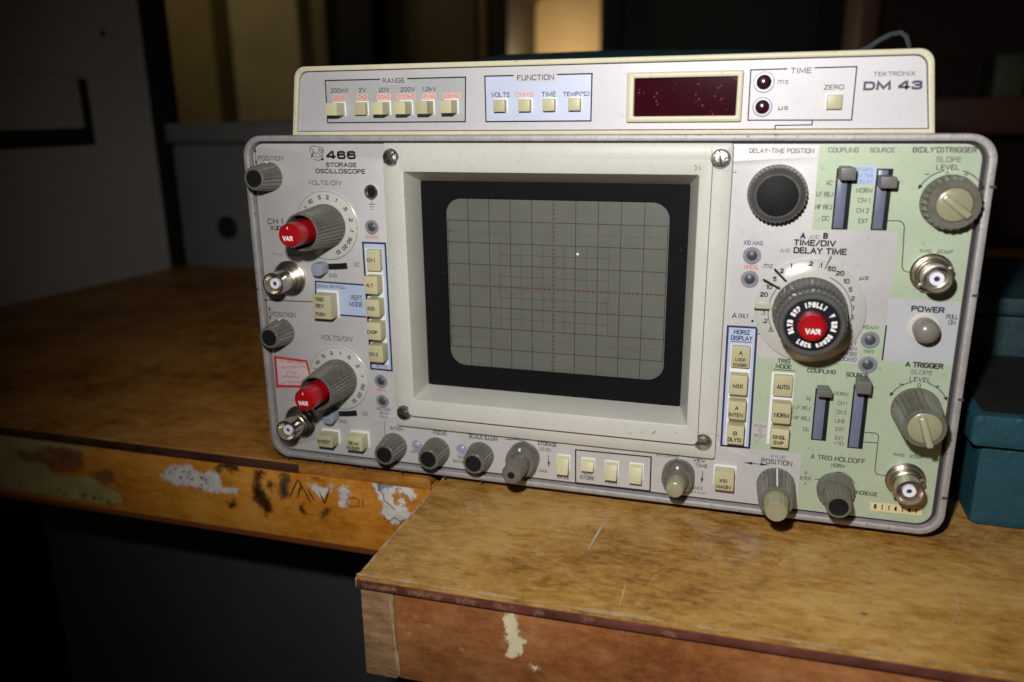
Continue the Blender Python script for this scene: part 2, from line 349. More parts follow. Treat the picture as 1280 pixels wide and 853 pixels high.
# single-stroke engraved lettering: glyph -> (width, polylines in a unit box)
GLY = {
 'A': (.72, [[(0,0),(.5,1),(1,0)], [(.2,.34),(.8,.34)]]),
 'B': (.64, [[(0,0),(0,1),(.75,1),(.97,.86),(.97,.66),(.78,.52),(0,.52)], [(.78,.52),(1,.38),(1,.15),(.78,0),(0,0)]]),
 'C': (.66, [[(1,.8),(.92,.94),(.75,1),(.25,1),(.06,.92),(0,.75),(0,.25),(.06,.08),(.25,0),(.75,0),(.92,.06),(1,.2)]]),
 'D': (.66, [[(0,0),(0,1),(.66,1),(.9,.92),(1,.72),(1,.28),(.9,.08),(.66,0),(0,0)]]),
 'E': (.56, [[(1,1),(0,1),(0,0),(1,0)], [(0,.52),(.85,.52)]]),
 'F': (.54, [[(1,1),(0,1),(0,0)], [(0,.52),(.82,.52)]]),
 'G': (.68, [[(1,.8),(.92,.94),(.75,1),(.25,1),(.06,.92),(0,.75),(0,.25),(.06,.08),(.25,0),(.75,0),(.94,.08),(1,.25),(1,.47),(.58,.47)]]),
 'H': (.66, [[(0,0),(0,1)], [(1,0),(1,1)], [(0,.52),(1,.52)]]),
 'I': (.08, [[(.5,0),(.5,1)]]),
 'J': (.5, [[(1,1),(1,.22),(.85,.04),(.5,0),(.15,.04),(0,.25)]]),
 'K': (.64, [[(0,0),(0,1)], [(.95,1),(.05,.42)], [(.36,.6),(1,0)]]),
 'L': (.54, [[(0,1),(0,0),(1,0)]]),
 'M': (.86, [[(0,0),(.04,1),(.5,.12),(.96,1),(1,0)]]),
 'N': (.68, [[(0,0),(0,1),(1,0),(1,1)]]),
 'O': (.70, [[(.25,1),(.06,.92),(0,.75),(0,.25),(.06,.08),(.25,0),(.75,0),(.94,.08),(1,.25),(1,.75),(.94,.92),(.75,1),(.25,1)]]),
 'P': (.62, [[(0,0),(0,1),(.72,1),(.95,.9),(1,.75),(.95,.58),(.72,.46),(0,.46)]]),
 'Q': (.70, [[(.25,1),(0,.75),(0,.25),(.25,0),(.75,0),(1,.25),(1,.75),(.75,1),(.25,1)], [(.65,.3),(1,-.05)]]),
 'R': (.64, [[(0,0),(0,1),(.72,1),(.95,.9),(1,.75),(.95,.6),(.72,.48),(0,.48)], [(.55,.48),(1,0)]]),
 'S': (.62, [[(.97,.82),(.85,.96),(.7,1),(.28,1),(.06,.92),(.02,.76),(.08,.6),(.3,.53),(.72,.48),(.94,.4),(1,.25),(.94,.08),(.72,0),(.28,0),(.1,.05),(0,.2)]]),
 'T': (.62, [[(0,1),(1,1)], [(.5,1),(.5,0)]]),
 'U': (.66, [[(0,1),(0,.25),(.06,.08),(.25,0),(.75,0),(.94,.08),(1,.25),(1,1)]]),
 'V': (.70, [[(0,1),(.5,0),(1,1)]]),
 'W': (.95, [[(0,1),(.25,0),(.5,.8),(.75,0),(1,1)]]),
 'X': (.66, [[(0,0),(1,1)], [(0,1),(1,0)]]),
 'Y': (.66, [[(0,1),(.5,.48),(1,1)], [(.5,.48),(.5,0)]]),
 'Z': (.62, [[(0,1),(1,1),(0,0),(1,0)]]),
 '0': (.60, [[(.3,1),(.06,.9),(0,.7),(0,.3),(.06,.1),(.3,0),(.7,0),(.94,.1),(1,.3),(1,.7),(.94,.9),(.7,1),(.3,1)]]),
 '1': (.16, [[(0,.82),(.9,1),(.9,0)]]),
 '2': (.58, [[(.02,.8),(.1,.95),(.3,1),(.72,1),(.94,.92),(1,.75),(.92,.58),(.1,.18),(0,0),(1,0)]]),
 '3': (.60, [[(.02,.86),(.12,.97),(.3,1),(.7,1),(.93,.93),(.97,.76),(.9,.58),(.72,.52),(.35,.52)], [(.72,.52),(.95,.42),(1,.25),(.94,.08),(.7,0),(.28,0),(.08,.05),(0,.18)]]),
 '4': (.66, [[(.76,0),(.76,1),(.6,1),(0,.36),(0,.24),(1,.24)]]),
 '5': (.58, [[(.95,1),(.08,1),(.04,.56),(.72,.6),(.94,.5),(1,.32),(.94,.1),(.7,0),(.25,0),(.02,.12)]]),
 '6': (.60, [[(.95,.84),(.85,.97),(.7,1),(.3,1),(.06,.9),(0,.7),(0,.28),(.06,.08),(.28,0),(.72,0),(.94,.08),(1,.28),(.94,.48),(.72,.56),(.28,.56),(.02,.48)]]),
 '7': (.56, [[(0,1),(1,1),(.35,0)]]),
 '8': (.60, [[(.3,.53),(.08,.62),(.04,.78),(.1,.94),(.3,1),(.7,1),(.9,.94),(.96,.78),(.92,.62),(.7,.53),(.3,.53)], [(.3,.53),(.06,.44),(0,.26),(.06,.08),(.3,0),(.7,0),(.94,.08),(1,.26),(.94,.44),(.7,.53)]]),
 '9': (.60, [[(.05,.16),(.3,0),(.7,0),(1,.3),(1,.7),(.7,1),(.3,1),(0,.72),(.1,.5),(.3,.44),(.7,.44),(.98,.52)]]),
 '/': (.45, [[(0,0),(1,1)]]), '(': (.22, [[(1,1.05),(.2,.8),(0,.5),(.2,.2),(1,-.05)]]), ')': (.22, [[(0,1.05),(.8,.8),(1,.5),(.8,.2),(0,-.05)]]),
 "'": (.06, [[(.5,1.02),(.5,.74)]]), '-': (.4, [[(0,.5),(1,.5)]]), '+': (.55, [[(0,.5),(1,.5)], [(.5,.1),(.5,.9)]]), '.': (.06, [[(.5,0),(.5,.1)]]),
 '°': (.25, [[(.3,1),(0,.85),(.3,.7),(.7,.7),(1,.85),(.7,1),(.3,1)]]), '÷': (.5, [[(0,.5),(1,.5)], [(.5,.85),(.5,.75)], [(.5,.25),(.5,.15)]]),
 'Ω': (.7, [[(0,0),(.3,0),(.3,.18),(.05,.45),(.05,.75),(.3,1),(.7,1),(.95,.75),(.95,.45),(.7,.18),(.7,0),(1,0)]]),
 'µ': (.5, [[(0,-.25),(0,.65)], [(0,.2),(.2,0),(.75,0),(1,.2),(1,.65)], [(1,.2),(1,0)]]),
 'k': (.5, [[(0,0),(0,1)], [(.9,.65),(.05,.3)], [(.4,.45),(1,0)]]), 'm': (.8, [[(0,0),(0,.65),(.4,.65),(.5,.55),(.5,0)], [(.5,.55),(.6,.65),(.9,.65),(1,.55),(1,0)]]),
 's': (.48, [[(.95,.55),(.75,.65),(.2,.65),(.05,.5),(.2,.36),(.8,.3),(.95,.15),(.8,0),(.2,0),(.03,.1)]]), 'z': (.45, [[(0,.65),(1,.65),(0,0),(1,0)]]),
 'p': (.5, [[(0,-.3),(0,.65),(.75,.65),(1,.5),(1,.15),(.75,0),(0,0)]])}
def textmm(s, cx, cu, w, h, d, m, parent, bold=.0, rot=0., shear=0.):
    gap = .26; x = 0; polys = []
    for ch in s:
        if ch == ' ': x += .42; continue
        gw, pl = GLY[ch]
        for p in pl: polys.append([(x+gw*q[0]+shear*q[1], q[1]) for q in p])
        x += gw+gap
    xs = [q[0] for p in polys for q in p]; ys = [q[1] for p in polys for q in p]
    x0, x1, y0, y1 = min(xs), max(xs), min(ys), max(ys)
    if all(ch in 'ms' for ch in s): y1 = .65
    H = h if h else 1.0
    flat_ = (y1-y0) < .02
    t = max(.14+bold*3.6, 0)*H*(1 if not flat_ else 2.0)
    if flat_: t = .32
    sy = (H-t)/max(.02, y1-y0) if not flat_ else 0
    sx = (w-t)/max(.02, x1-x0) if w and x1-x0 > .02 else H
    ca, sa = math.cos(rot), math.sin(rot); mx_, my_ = (x0+x1)/2, (y0+y1)/2
    vs, fs = [], []
    for k_, p in enumerate(polys):
        pts = [((q[0]-mx_)*sx, (q[1]-my_)*sy) for q in p]
        cl = len(pts) > 3 and abs(pts[0][0]-pts[-1][0])+abs(pts[0][1]-pts[-1][1]) < 1e-6
        if cl: pts = pts[:-1]
        else:      # square terminals
            def ext(a, b):
                l = math.hypot(a[0]-b[0], a[1]-b[1]) or 1; e = t*.42; return (a[0]+(a[0]-b[0])/l*e, a[1]+(a[1]-b[1])/l*e)
            pts = [ext(pts[0], pts[1])]+pts[1:-1]+[ext(pts[-1], pts[-2])]
        A, B = strip_verts(pts, t, cl); n = len(pts); b = len(vs); dd = d+.012*(k_ % 3)
        for q in A+B: vs.append((cx+q[0]*ca-q[1]*sa, cu+q[0]*sa+q[1]*ca, dd))
        fs += [(b+i, b+n+i, b+n+(i+1) % n, b+(i+1) % n) for i in range(n if cl else n-1)]
    return raw('lettering', vs, fs, m, parent)
PD = -1.5            # panel face
def T(s, cx, cy, w, h, m=None, parent=None, bold=.0, d=PD+.16, shear=0.):
    a = P(cx-w/2, cy, d); b = P(cx+w/2, cy, d); t = P(cx, cy-h/2, d); bt = P(cx, cy+h/2, d)
    return textmm(s, (a[0]+b[0])/2, (t[1]+bt[1])/2, b[0]-a[0], t[1]-bt[1], d, m or INK, parent or panel, bold, 0, shear)

# ------------------------------------------------------------------ setting: floor and far wall
TH = -4.0
FLOOR = -760
def structure(o): o['kind'] = 'structure'; return o
structure(box('floor', -3500, 3500, FLOOR-20, FLOOR, -2700, 1200, mat('floor_grey', (.05, .048, .045), .7)))
structure(box('back_wall', -3500, 3500, FLOOR, 1900, -2700, -2600, mat('wall_dark', (.10, .085, .06), .8, 0, .15, 4)))

# ------------------------------------------------------------------ left desk
desk = empty('desk', -200, FLOOR, -300, 'brown wooden desk with orange front board carrying torn stickers and flaking yellow paint', 'desk')
LZ = -3.0
box('desk_top', -950, 79.5, TH-5.0, TH, -760, LZ, WOODL, desk, .7)
# dark edge strip under the top, and the orange front board
box('edge_strip', -949, 12, TH-5.4, TH-.8, LZ-1.4, LZ+.35, EDGEL, desk, .3)
box('board_lip', 12.2, 80.1, TH-5.45, TH-.9, LZ-1.4, LZ-.3, WOODO, desk, .2)
board = box('front_board', -948, 80.2, -46, TH-5.5, LZ-28, LZ-.4, WOODO, desk, 1.6)
box('bottom_strip', -947, 79.6, -49.5, -43.6, LZ-27, LZ-1.6, mat('board_underside_red', (.20, .055, .016), .5, 0, .3, 60, stretch=(.2, 1, 1)), desk, 1.2)
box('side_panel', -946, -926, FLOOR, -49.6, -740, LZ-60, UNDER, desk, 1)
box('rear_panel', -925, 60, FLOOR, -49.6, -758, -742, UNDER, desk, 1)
def ragged(pts, jit, n=5, seed=1):
    rnd = random.Random(seed); out = []
    for i, p in enumerate(pts):
        q = pts[(i+1) % len(pts)]
        for k in range(n):
            t = k/n; out.append((p[0]+(q[0]-p[0])*t+rnd.uniform(-jit, jit), p[1]+(q[1]-p[1])*t+rnd.uniform(-jit, jit)))
    return out
DB = LZ-.4
def grid_decal(name, poly, dfun, m, parent, cell=.9, pad=2.2, ulim=-9.6):
    xs = [p[0] for p in poly]; us = [p[1] for p in poly]; n = len(poly)
    def inside(x, u):
        r = False
        for i in range(n):
            (x1, u1), (x2, u2) = poly[i], poly[(i+1) % n]
            if (u1 > u) != (u2 > u) and x < (x2-x1)*(u-u1)/(u2-u1)+x1: r = not r
        return r
    def dist(x, u):
        b = 1e9
        for i in range(n):
            (x1, u1), (x2, u2) = poly[i], poly[(i+1) % n]; dx, du = x2-x1, u2-u1
            t = max(0, min(1, ((x-x1)*dx+(u-u1)*du)/(dx*dx+du*du+1e-9))); b = min(b, math.hypot(x-x1-t*dx, u-u1-t*du))
        return b
    x0, x1, u0, u1 = min(xs)-pad, max(xs)+pad, min(us)-pad, max(us)+pad
    nx, nu = max(2, int((x1-x0)/cell)), max(2, int((u1-u0)/cell)); vs, ed = [], []
    for j in range(nu+1):
        for i in range(nx+1):
            x, u = x0+(x1-x0)*i/nx, u0+(u1-u0)*j/nu; sd = dist(x, u)*(1 if inside(x, u) else -1); vs.append((x, u, dfun(x, u))); ed.append(max(-3, min(6, sd*1.3)))
    fs = []
    for j in range(nu):
        for i in range(nx):
            q = (j*(nx+1)+i, j*(nx+1)+i+1, (j+1)*(nx+1)+i+1, (j+1)*(nx+1)+i)
            if max(ed[k] for k in q) > -2.6 and (ulim is None or vs[q[2]][1] < ulim and vs[q[0]][1] > -43.4): fs.append(q)
    used = sorted({k for q in fs for k in q}); mp = {k: i for i, k in enumerate(used)}
    o = raw(name, [vs[k] for k in used], [tuple(mp[k] for k in q) for q in fs], m, parent)
    a = o.data.attributes.new('edge', 'FLOAT', 'POINT'); a.data.foreach_set('value', [ed[k] for k in used])
    return o
def decal(name, px, lvl, m, jit=.5, n=5, seed=1, parent=None):
    d = DB+.12+.06*lvl; return grid_decal(name, [P(x, y, d) for x, y in px], lambda x, u: d, m, parent or board)
def line(name, px, w, lvl, m, parent=None):
    d = DB+.12+.06*lvl; return stroke(name, [P(x, y, d) for x, y in px], w, d, m, parent or board)
decal('flaked_paint', [(-60, 535), (0, 541), (60, 552), (110, 560), (108, 566), (72, 562), (58, 570), (60, 588), (78, 596), (112, 595), (125, 605), (150, 618), (153, 628), (128, 632), (60, 618), (0, 612), (-60, 604)], 0, PAINTY, 1.1, 6, 3)
decal('rust_patch', [(14, 561), (40, 562), (62, 556), (84, 558), (104, 565), (106, 585), (86, 593), (66, 592), (56, 582), (32, 580), (22, 570)], 1, STAINR, 1.0, 5, 4)
decal('rust_patch', [(118, 588), (140, 586), (146, 603), (134, 608), (120, 600)], 0, STAINR, .8, 4, 41)
for i, (x, y) in enumerate([(82, 619), (104, 620), (108, 618), (118, 622), (126, 624), (136, 629), (74, 613)]):
    decal('dark_chip', [(x-2, y-2), (x+2, y-1.6), (x+1.6, y+2), (x-1.4, y+1.6)], 1, STAIN, .2, 2, i)
decal('torn_sticker', [(201, 594), (214, 583), (238, 582), (252, 592), (262, 590), (271, 588), (278, 605), (298, 612), (296, 618), (262, 615), (240, 607), (222, 607), (206, 600)], 1, PAPER, .6, 4, 5)
rs = random.Random(11)
for k in range(26):
    t = rs.random(); x = 212+52*t; y = 593+12*t+rs.uniform(-7, 7)
    line('ink_scrawl', [(x, y), (x+rs.uniform(-1.5, 3), y+rs.uniform(-4, 4)), (x+rs.uniform(1, 5), y+rs.uniform(-5, 5))], [.15, rs.uniform(.3, .8), .2], 2+(k % 3), PURPLE)
sheet('orange_gap', ragged([P(x, y, DB+.24) for x, y in [(274, 592), (290, 592), (294, 608), (278, 610)]], .5, 6, 6), DB+.24, WOODO, board)
decal('brown_stain', [(267, 590), (272, 577), (288, 574), (300, 582), (299, 592), (290, 590), (280, 586), (273, 593)], 3, STAIN, .7, 5, 7)
decal('brown_stain', [(284, 628), (292, 625), (296, 632), (290, 638), (284, 635)], 1, STAIN, .4, 3, 8)
decal('brown_stain', [(318, 588), (326, 584), (332, 592), (326, 600), (330, 612), (340, 628), (344, 640), (334, 645), (322, 632), (314, 622), (316, 604)], 1, STAIN, .9, 5, 9)
decal('brown_stain', [(330, 606), (338, 600), (344, 606), (340, 614)], 1, STAIN, .5, 3, 91)
decal('black_smear', [(350, 588), (358, 586), (364, 600), (362, 622), (352, 627), (346, 612)], 1, patchy(mat('smear_dark', (.07, .055, .045), .5, 0, .5, 150), 1.2, .9), .8, 5, 10)
decal('brown_stain', [(376, 590), (388, 587), (400, 594), (405, 604), (396, 604), (386, 597)], 1, STAINR, .6, 4, 11)
for k, pts in enumerate(([(362, 624), (367, 610), (372, 600)], [(373, 600), (376, 606), (378, 614)], [(372, 624), (374, 613), (377, 606)], [(378, 608), (383, 618), (388, 628)], [(384, 610), (388, 618), (393, 626)], [(399, 614), (402, 622), (406, 630)], [(412, 610), (409, 620), (406, 630)])):
    line('ink_mark', pts, [.3, .95, .5], 3+(k % 3), STAINL)
decal('torn_sticker', [(386, 606), (396, 604), (402, 612), (412, 606), (418, 608), (408, 618), (402, 622), (394, 616)], 1, PAPER, .5, 4, 12)
decal('torn_sticker', [(420, 610), (434, 608), (438, 614), (432, 634), (424, 634), (426, 620)], 1, PAPER, .5, 4, 13)
line('ink_mark', [(434, 624), (444, 622), (449, 626), (448, 633), (438, 634), (433, 630), (434, 624)], .5, 2, STAINRL)
line('ink_mark', [(453, 624), (454, 634)], .5, 2, STAINRL)
decal('brown_stain', [(374, 632), (380, 630), (382, 640), (388, 643), (380, 645), (374, 638)], 1, STAIN, .4, 3, 14)
decal('brown_stain', [(404, 636), (412, 634), (414, 640), (404, 648), (399, 645)], 1, STAIN, .4, 3, 15)
decal('torn_sticker', [(466, 606), (474, 596), (490, 595), (505, 602), (516, 612), (520, 622), (515, 624), (506, 616), (496, 610), (490, 620), (494, 632), (506, 634), (514, 642), (506, 650), (496, 655), (482, 650), (476, 640), (480, 630), (472, 618)], 1, PAPER, .5, 5, 16)
decal('blue_print', [(472, 601), (482, 594), (494, 597), (488, 607), (475, 611)], 2, BLUEP, .4, 4, 17)
line('ink_mark', [(484, 597), (475, 604), (473, 612), (479, 618), (480, 626), (488, 632), (494, 638)], .45, 3, INK)
line('ink_mark', [(480, 648), (488, 651), (493, 647), (500, 652), (507, 650)], .4, 3, INK)
decal('white_fleck', [(496, 611), (500, 609), (503, 614), (499, 617)], 2, PAPER, .3, 3, 18)
decal('white_fleck', [(499, 627), (504, 624), (507, 629), (502, 632)], 2, PAPER, .3, 3, 19)
# faint scratches on the desk top
def flat(name, pts, w, u, m, parent):     # strip lying on a table top; pts in (x, d)
    A, B = strip_verts(pts, w); n = len(pts)
    return raw(name, [(p[0], u, p[1]) for p in A]+[(p[0], u, p[1]) for p in B], [(i, i+1, n+i+1, n+i) for i in range(n-1)], m, parent)
SCR = mat('scratch_pale', (.46, .33, .17), .6, 0, .2, 200)
SCRD = mat('scratch_dark', (.12, .055, .022), .6, 0, .2, 200)
for pts in ([(118, 492), (132, 500), (150, 505), (152, 496), (170, 486), (192, 474)], [(152, 506), (176, 502)], [(60, 452), (112, 446)], [(20, 518), (30, 517)]):
    flat('scratch', [PT(x, y, TH+.1) for x, y in pts], .8, TH+.12, mat('scratch_desk', (.33, .19, .07), .5), desk)

# ------------------------------------------------------------------ right table
tab = empty('work_table', 190, FLOOR, 0, 'worn varnished plywood work table with red-brown front board under the oscilloscope', 'table')
YAW = math.radians(-1.05)
CX0, CD0 = 85.0, 79.5
def rt(x, d):   # table-local: x along front edge from the corner, d behind the edge (negative)
    return (CX0+x*math.cos(YAW)-(-d)*math.sin(YAW)*0, CD0+d+x*math.sin(YAW))
def tbox(name, x0, x1, u0, u1, d0, d1, m, bev):
    def c(x, d): q = rt(x, d); return q
    A, B, C_, D = c(x0, d0), c(x1, d0), c(x1, d1), c(x0, d1)
    return hexa(name, [(A[0], u0, A[1]), (B[0], u0, B[1]), (C_[0], u0, C_[1]), (D[0], u0, D[1])], [(A[0], u1, A[1]), (B[0], u1, B[1]), (C_[0], u1, C_[1]), (D[0], u1, D[1])], m, tab, bev)
ttop = tbox('table_top', 0, 900, TH-5.0, TH, -830, 0, WOODR, 1.3)
tbox('edge_strip', .4, 899, TH-4.7, TH-1.3, -2, .28, EDGER, .2)
tbox('edge_strip', -.3, 1.5, TH-4.7, TH-1.0, -828, -.3, RAWEDGE, .2)
fb = tbox('front_board', 14.2, 895, -46, TH-5.1, -22, -1.6, WOODF, .6)
eb = tbox('end_block', .9, 14.0, -46.4, TH-5.1, -120, -1.2, ENDGR, .9)
tbox('side_board', 2.0, 14.0, -46, TH-5.1, -820, -121, WOODF, .6)
for (lx, ld) in ((30, -50), (860, -50), (30, -800), (860, -800)):
    tbox('leg', lx, lx+45, FLOOR, -46.5, ld-45, ld, TABLELEG, 1)
# bare flecks rubbed through the red edge strip
for (xa, xb, jj) in ((2, 16, 0), (20, 34, 1), (38, 47, 2), (52, 60, 3), (66, 71, 4), (84, 88, 5), (110, 116, 6)):
    grid_decal('bare_wear', [(CX0+xa, TH-2.0), (CX0+xb, TH-2.2), (CX0+xb-1, TH-3.9), (CX0+xa+1, TH-4.1)], lambda x, u: CD0+.36+(x-CX0)*math.sin(YAW), patchy(mat('bare_wear', (.36, .20, .10), .7, 0, .4, 240), .8, .8) if 'bare_wear' not in MATS else MATS['bare_wear'], tab, .45, .6, None)
# worn pale line along the front arris of the top
rnd = random.Random(3)
pts = []; ws = []
for i in range(60):
    x = i*6.2; q = rt(x, -1.1); pts.append((q[0], q[1]+rnd.uniform(-.35, .35))); ws.append(max(.05, rnd.uniform(-.4, 3.0) if i < 22 else rnd.uniform(-.6, 1.5)))
A, B = strip_verts(pts, ws); n = len(pts)
raw('worn_arris', [(p[0], TH+.10, p[1]) for p in A]+[(p[0], TH+.10, p[1]) for p in B], [(i, i+1, n+i+1, n+i) for i in range(n-1)], RAWEDGE, tab)
pts = []; ws = []
for i in range(24):
    pts.append((CX0+1.0+rnd.uniform(-.25, .25), CD0-5-i*4.2)); ws.append(rnd.uniform(.2, 1.9))
A, B = strip_verts(pts, ws); n = len(pts)
raw('worn_arris', [(p[0], TH+.10, p[1]) for p in A]+[(p[0], TH+.10, p[1]) for p in B], [(i, i+1, n+i+1, n+i) for i in range(n-1)], RAWEDGE, tab)
for pts, w, m_ in [([(531, 640), (580, 637), (640, 641), (700, 645), (762, 646)], .22, SCR), ([(735, 688), (745, 670), (752, 658), (760, 650)], [.3, 1.1, .9, .2], mat('scratch_grey', (.42, .37, .29), .5, 0, .2, 200)), ([(762, 636), (770, 648)], .3, SCR), ([(774, 758), (779, 742), (782, 730)], [.2, .6, .2], SCR),
                   ([(484, 710), (530, 708), (560, 711)], .22, SCR), ([(806, 730), (811, 725), (816, 718), (822, 716), (828, 712)], .25, SCRD),
                   ([(1030, 690), (1080, 700), (1108, 712)], .3, SCR), ([(1190, 780), (1198, 762), (1196, 745)], .35, SCR), ]:
    flat('scratch', [PT(x, y, TH+.1) for x, y in pts], w, TH+.12, m_, tab)
def flatpatch(name, px, m, jit, seed, parent):
    pts = ragged([PT(x, y, TH+.1) for x, y in px], jit, 4, seed)
    bm = bmesh.new(); bm.faces.new([bm.verts.new(W(p[0], TH+.11, p[1])) for p in pts]); bm.normal_update(); bmesh.ops.triangulate(bm, faces=bm.faces)
    return bm_obj(bm, name, m, parent)
flatpatch('grey_spot', [(1073, 767), (1078, 765.5), (1084, 766), (1087, 768), (1081, 770)], mat('grey_spot', (.17, .12, .07), .5), .35, 1, tab)
rng = random.Random(21)
for i in range(70):                       # flecks and dents in the varnish
    x = rng.uniform(520, 1270); y = rng.uniform(650, 830)
    q = PT(x, y, TH)
    if q[1] > 76 or q[0] < 90: continue
    s = rng.uniform(.15, .6)
    flat('fleck', [(q[0]-s*rng.uniform(.5, 3), q[1]+rng.uniform(-.6, .6)), (q[0], q[1]), (q[0]+s*rng.uniform(.5, 3), q[1]+rng.uniform(-.8, .8))], [.1, s*.7, .1], TH+.10, SCR if rng.random() < .45 else SCRD, tab)
# paint chip and dents on the front board
FD = CD0-1.6
FLP = patchy(mat('fleck_pale', (.55, .38, .22), .6), .5, .9)
def fdecal(name, px, m, jit, n, seed, off=.12):
    return grid_decal(name, [P(x, y, FD-1.0) for x, y in px], lambda x, u: CD0-1.6+(x-CX0)*math.sin(YAW)+off, m, fb, .45, 1.2, None)
fdecal('paint_chip', [(634, 768), (642, 766), (646, 780), (648, 796), (656, 802), (654, 806), (650, 818), (640, 822), (634, 818), (636, 800), (632, 784)], PAINTC, .35, 4, 2)
fdecal('paint_fleck', [(664, 832), (672, 834), (670, 838), (665, 836)], PAINTC, .2, 3, 3)
fdecal('pale_dent', [(770, 784), (778, 778), (788, 782), (784, 790), (772, 792)], patchy(mat('pale_dent', (.45, .36, .28), .5), .6, .8), .6, 4, 4)
for i, (x, y) in enumerate([(531, 780), (509, 790), (504, 782), (578, 812), (586, 813), (536, 782), (520, 770)]):
    fdecal('paint_fleck', [(x-2.5, y-1), (x+1, y-1.6), (x+3, y+1), (x-1, y+1.4)], FLP, .15, 2, i+40)
strip = [P(489+.12*i, 746+i, FD-1) for i in range(0, 100, 4)]
A, B = strip_verts(strip, [rnd.uniform(.5, 1.5) for _ in strip]); n = len(strip)
raw('glue_line', [(p[0], p[1], CD0-1.4) for p in A]+[(p[0], p[1], CD0-1.4) for p in B], [(i, i+1, n+i+1, n+i) for i in range(n-1)], RAWEDGE, fb)

# ------------------------------------------------------------------ oscilloscope
osc = empty('oscilloscope', 146, 0, -200, 'grey and green storage oscilloscope marked 466 with dark square screen', 'oscilloscope')
WD, HT = 292.0, 149.35
HOLE = rrect(75, 201, 30, 139.5, 2, 8)           # opening of the screen
body = frame('housing', rrect(1.6, WD-1.6, 1.2, HT-1.0, 9, 8), HOLE, -440, -6.2, HOUSE, osc, .3)
prism('rear_plate', rrect(3, WD-3, 3, HT-3, 8, 8), -448, -440.2, DARKGAP, osc)
prism('screen_well', rrect(72, 204, 27, 142, 2, 4), -60, -40, DARKGAP, osc)
for fx in (22, 262):
    for fd in (-30, -400):
        lathe_pts = rrect(fx-7, fx+7, TH, 1.6, 1)
        prism('foot', lathe_pts, fd-14, fd, BLACKM, osc)
rim = frame('rim', rrect(0, WD, 0, HT, 9, 8), rrect(2.7, WD-2.7, 2.5, HT-2.5, 6.8, 8), -6.4, 0, RIM, osc, .7)
frame('panel_gap', rrect(2.2, WD-2.2, 2.2, HT-2.2, 7, 8), HOLE, -6.0, -3.2, DARKGAP, osc, .1)
panel = frame('front_panel', rrect(4.0, WD-4.4, 3.9, HT-3.5, 5.6, 8), HOLE, -3.4, PD, PANEL, osc, .2)
for (x, y) in [(1241, 234), (1219, 370), (1201, 500), (1181, 623)]:
    q = P(x, y, 0); box('rim_notch', q[0]-1.0, q[0]+1.0, q[1]-.45, q[1]+.45, -.5, .12, DARKGAP, rim)
for (x, y) in [(360, 572), (405, 577), (454, 583), (502, 589), (556, 596), (602, 601)]:
    q = P(x, y, 0); box('rim_notch', q[0]-.4, q[0]+.4, q[1]-.6, q[1]+.5, -.5, .12, DARKGAP, rim)
for (x, y) in [(312, 275), (322, 362), (333, 482)]:
    q = P(x, y, 0); box('rim_notch', q[0]-.5, q[0]+.5, q[1]-.4, q[1]+.4, -.5, .12, DARKGAP, rim)

Z1, Z2, Z3 = PD+.08, PD+.12, PD+.16
# printed colour zones
PL, PR, PB, PTp = 4.0, WD-4.4, 3.9, HT-3.5
def pp(x, y): return P(x, y, Z1)
cr = rrect(4.4, WD-4.8, 4.3, HT-3.9, 5.4, 8)
# upper right green: corner follows the panel
TRc = [p for p in cr[:9]]           # right-top arc from right side to top
g1 = [pp(1024, 186)]
g1[0] = (g1[0][0], HT-3.9)
zl = pp(1020, 287); zr = pp(1123, 288); pb = pp(1112, 373)
g1pts = [(g1[0][0], HT-3.9), (g1[0][0], zl[1]), (zr[0], zl[1]), (zr[0], pb[1]), (WD-4.8, pb[1])]+TRc
sheet('green_zone', g1pts, Z1, GREEN, panel)
g2t = pp(945, 446); g2b = pp(1002, 567); gb = pp(1104, 451); rs0, rs1 = pp(1078, 405), pp(1109, 406)
BRc = cr[27:36]
pwb = pp(1104, 451)[1]
g2 = [(g2t[0], g2t[1]), (g2t[0], g2b[1]), (g2b[0], g2b[1]), (g2b[0], 4.3)]+BRc+[(WD-4.8, pwb), (rs1[0], pwb), (rs1[0], rs0[1]), (rs0[0], rs0[1]), (rs0[0], g2t[1])]
sheet('green_zone', g2, Z1, GREEN, panel)
sheet('grey_zone', [(zr[0]-.5, pb[1]), (zr[0]-.5, pwb), (WD-4.8, pwb), (WD-4.8, pb[1])], Z1, ZGREY, panel)
sheetp('grey_zone', [(941, 527), (959, 528), (957, 549), (939, 548)], Z2, PANEL, panel)
bz = [pp(1069, 208), pp(1094, 231)]
sheet('blue_zone', [(bz[0][0], bz[0][1]), (bz[0][0], bz[1][1]), (bz[1][0], bz[1][1]), (bz[1][0], bz[0][1])], Z2, LBLUE, panel)
sheet('grey_zone', [pp(650, 583.5), pp(668, 586), pp(668, 590), pp(650, 588)], Z1, LGREY, panel)

def rectp(tl, br, d): a = P(*tl, d); b = P(*br, d); return a[0], b[0], b[1], a[1]     # x0,x1,u0,u1
def outline(name, px, w, m, d=Z3, parent=None): return strokep(name, px, w, d, m, parent or panel, True)
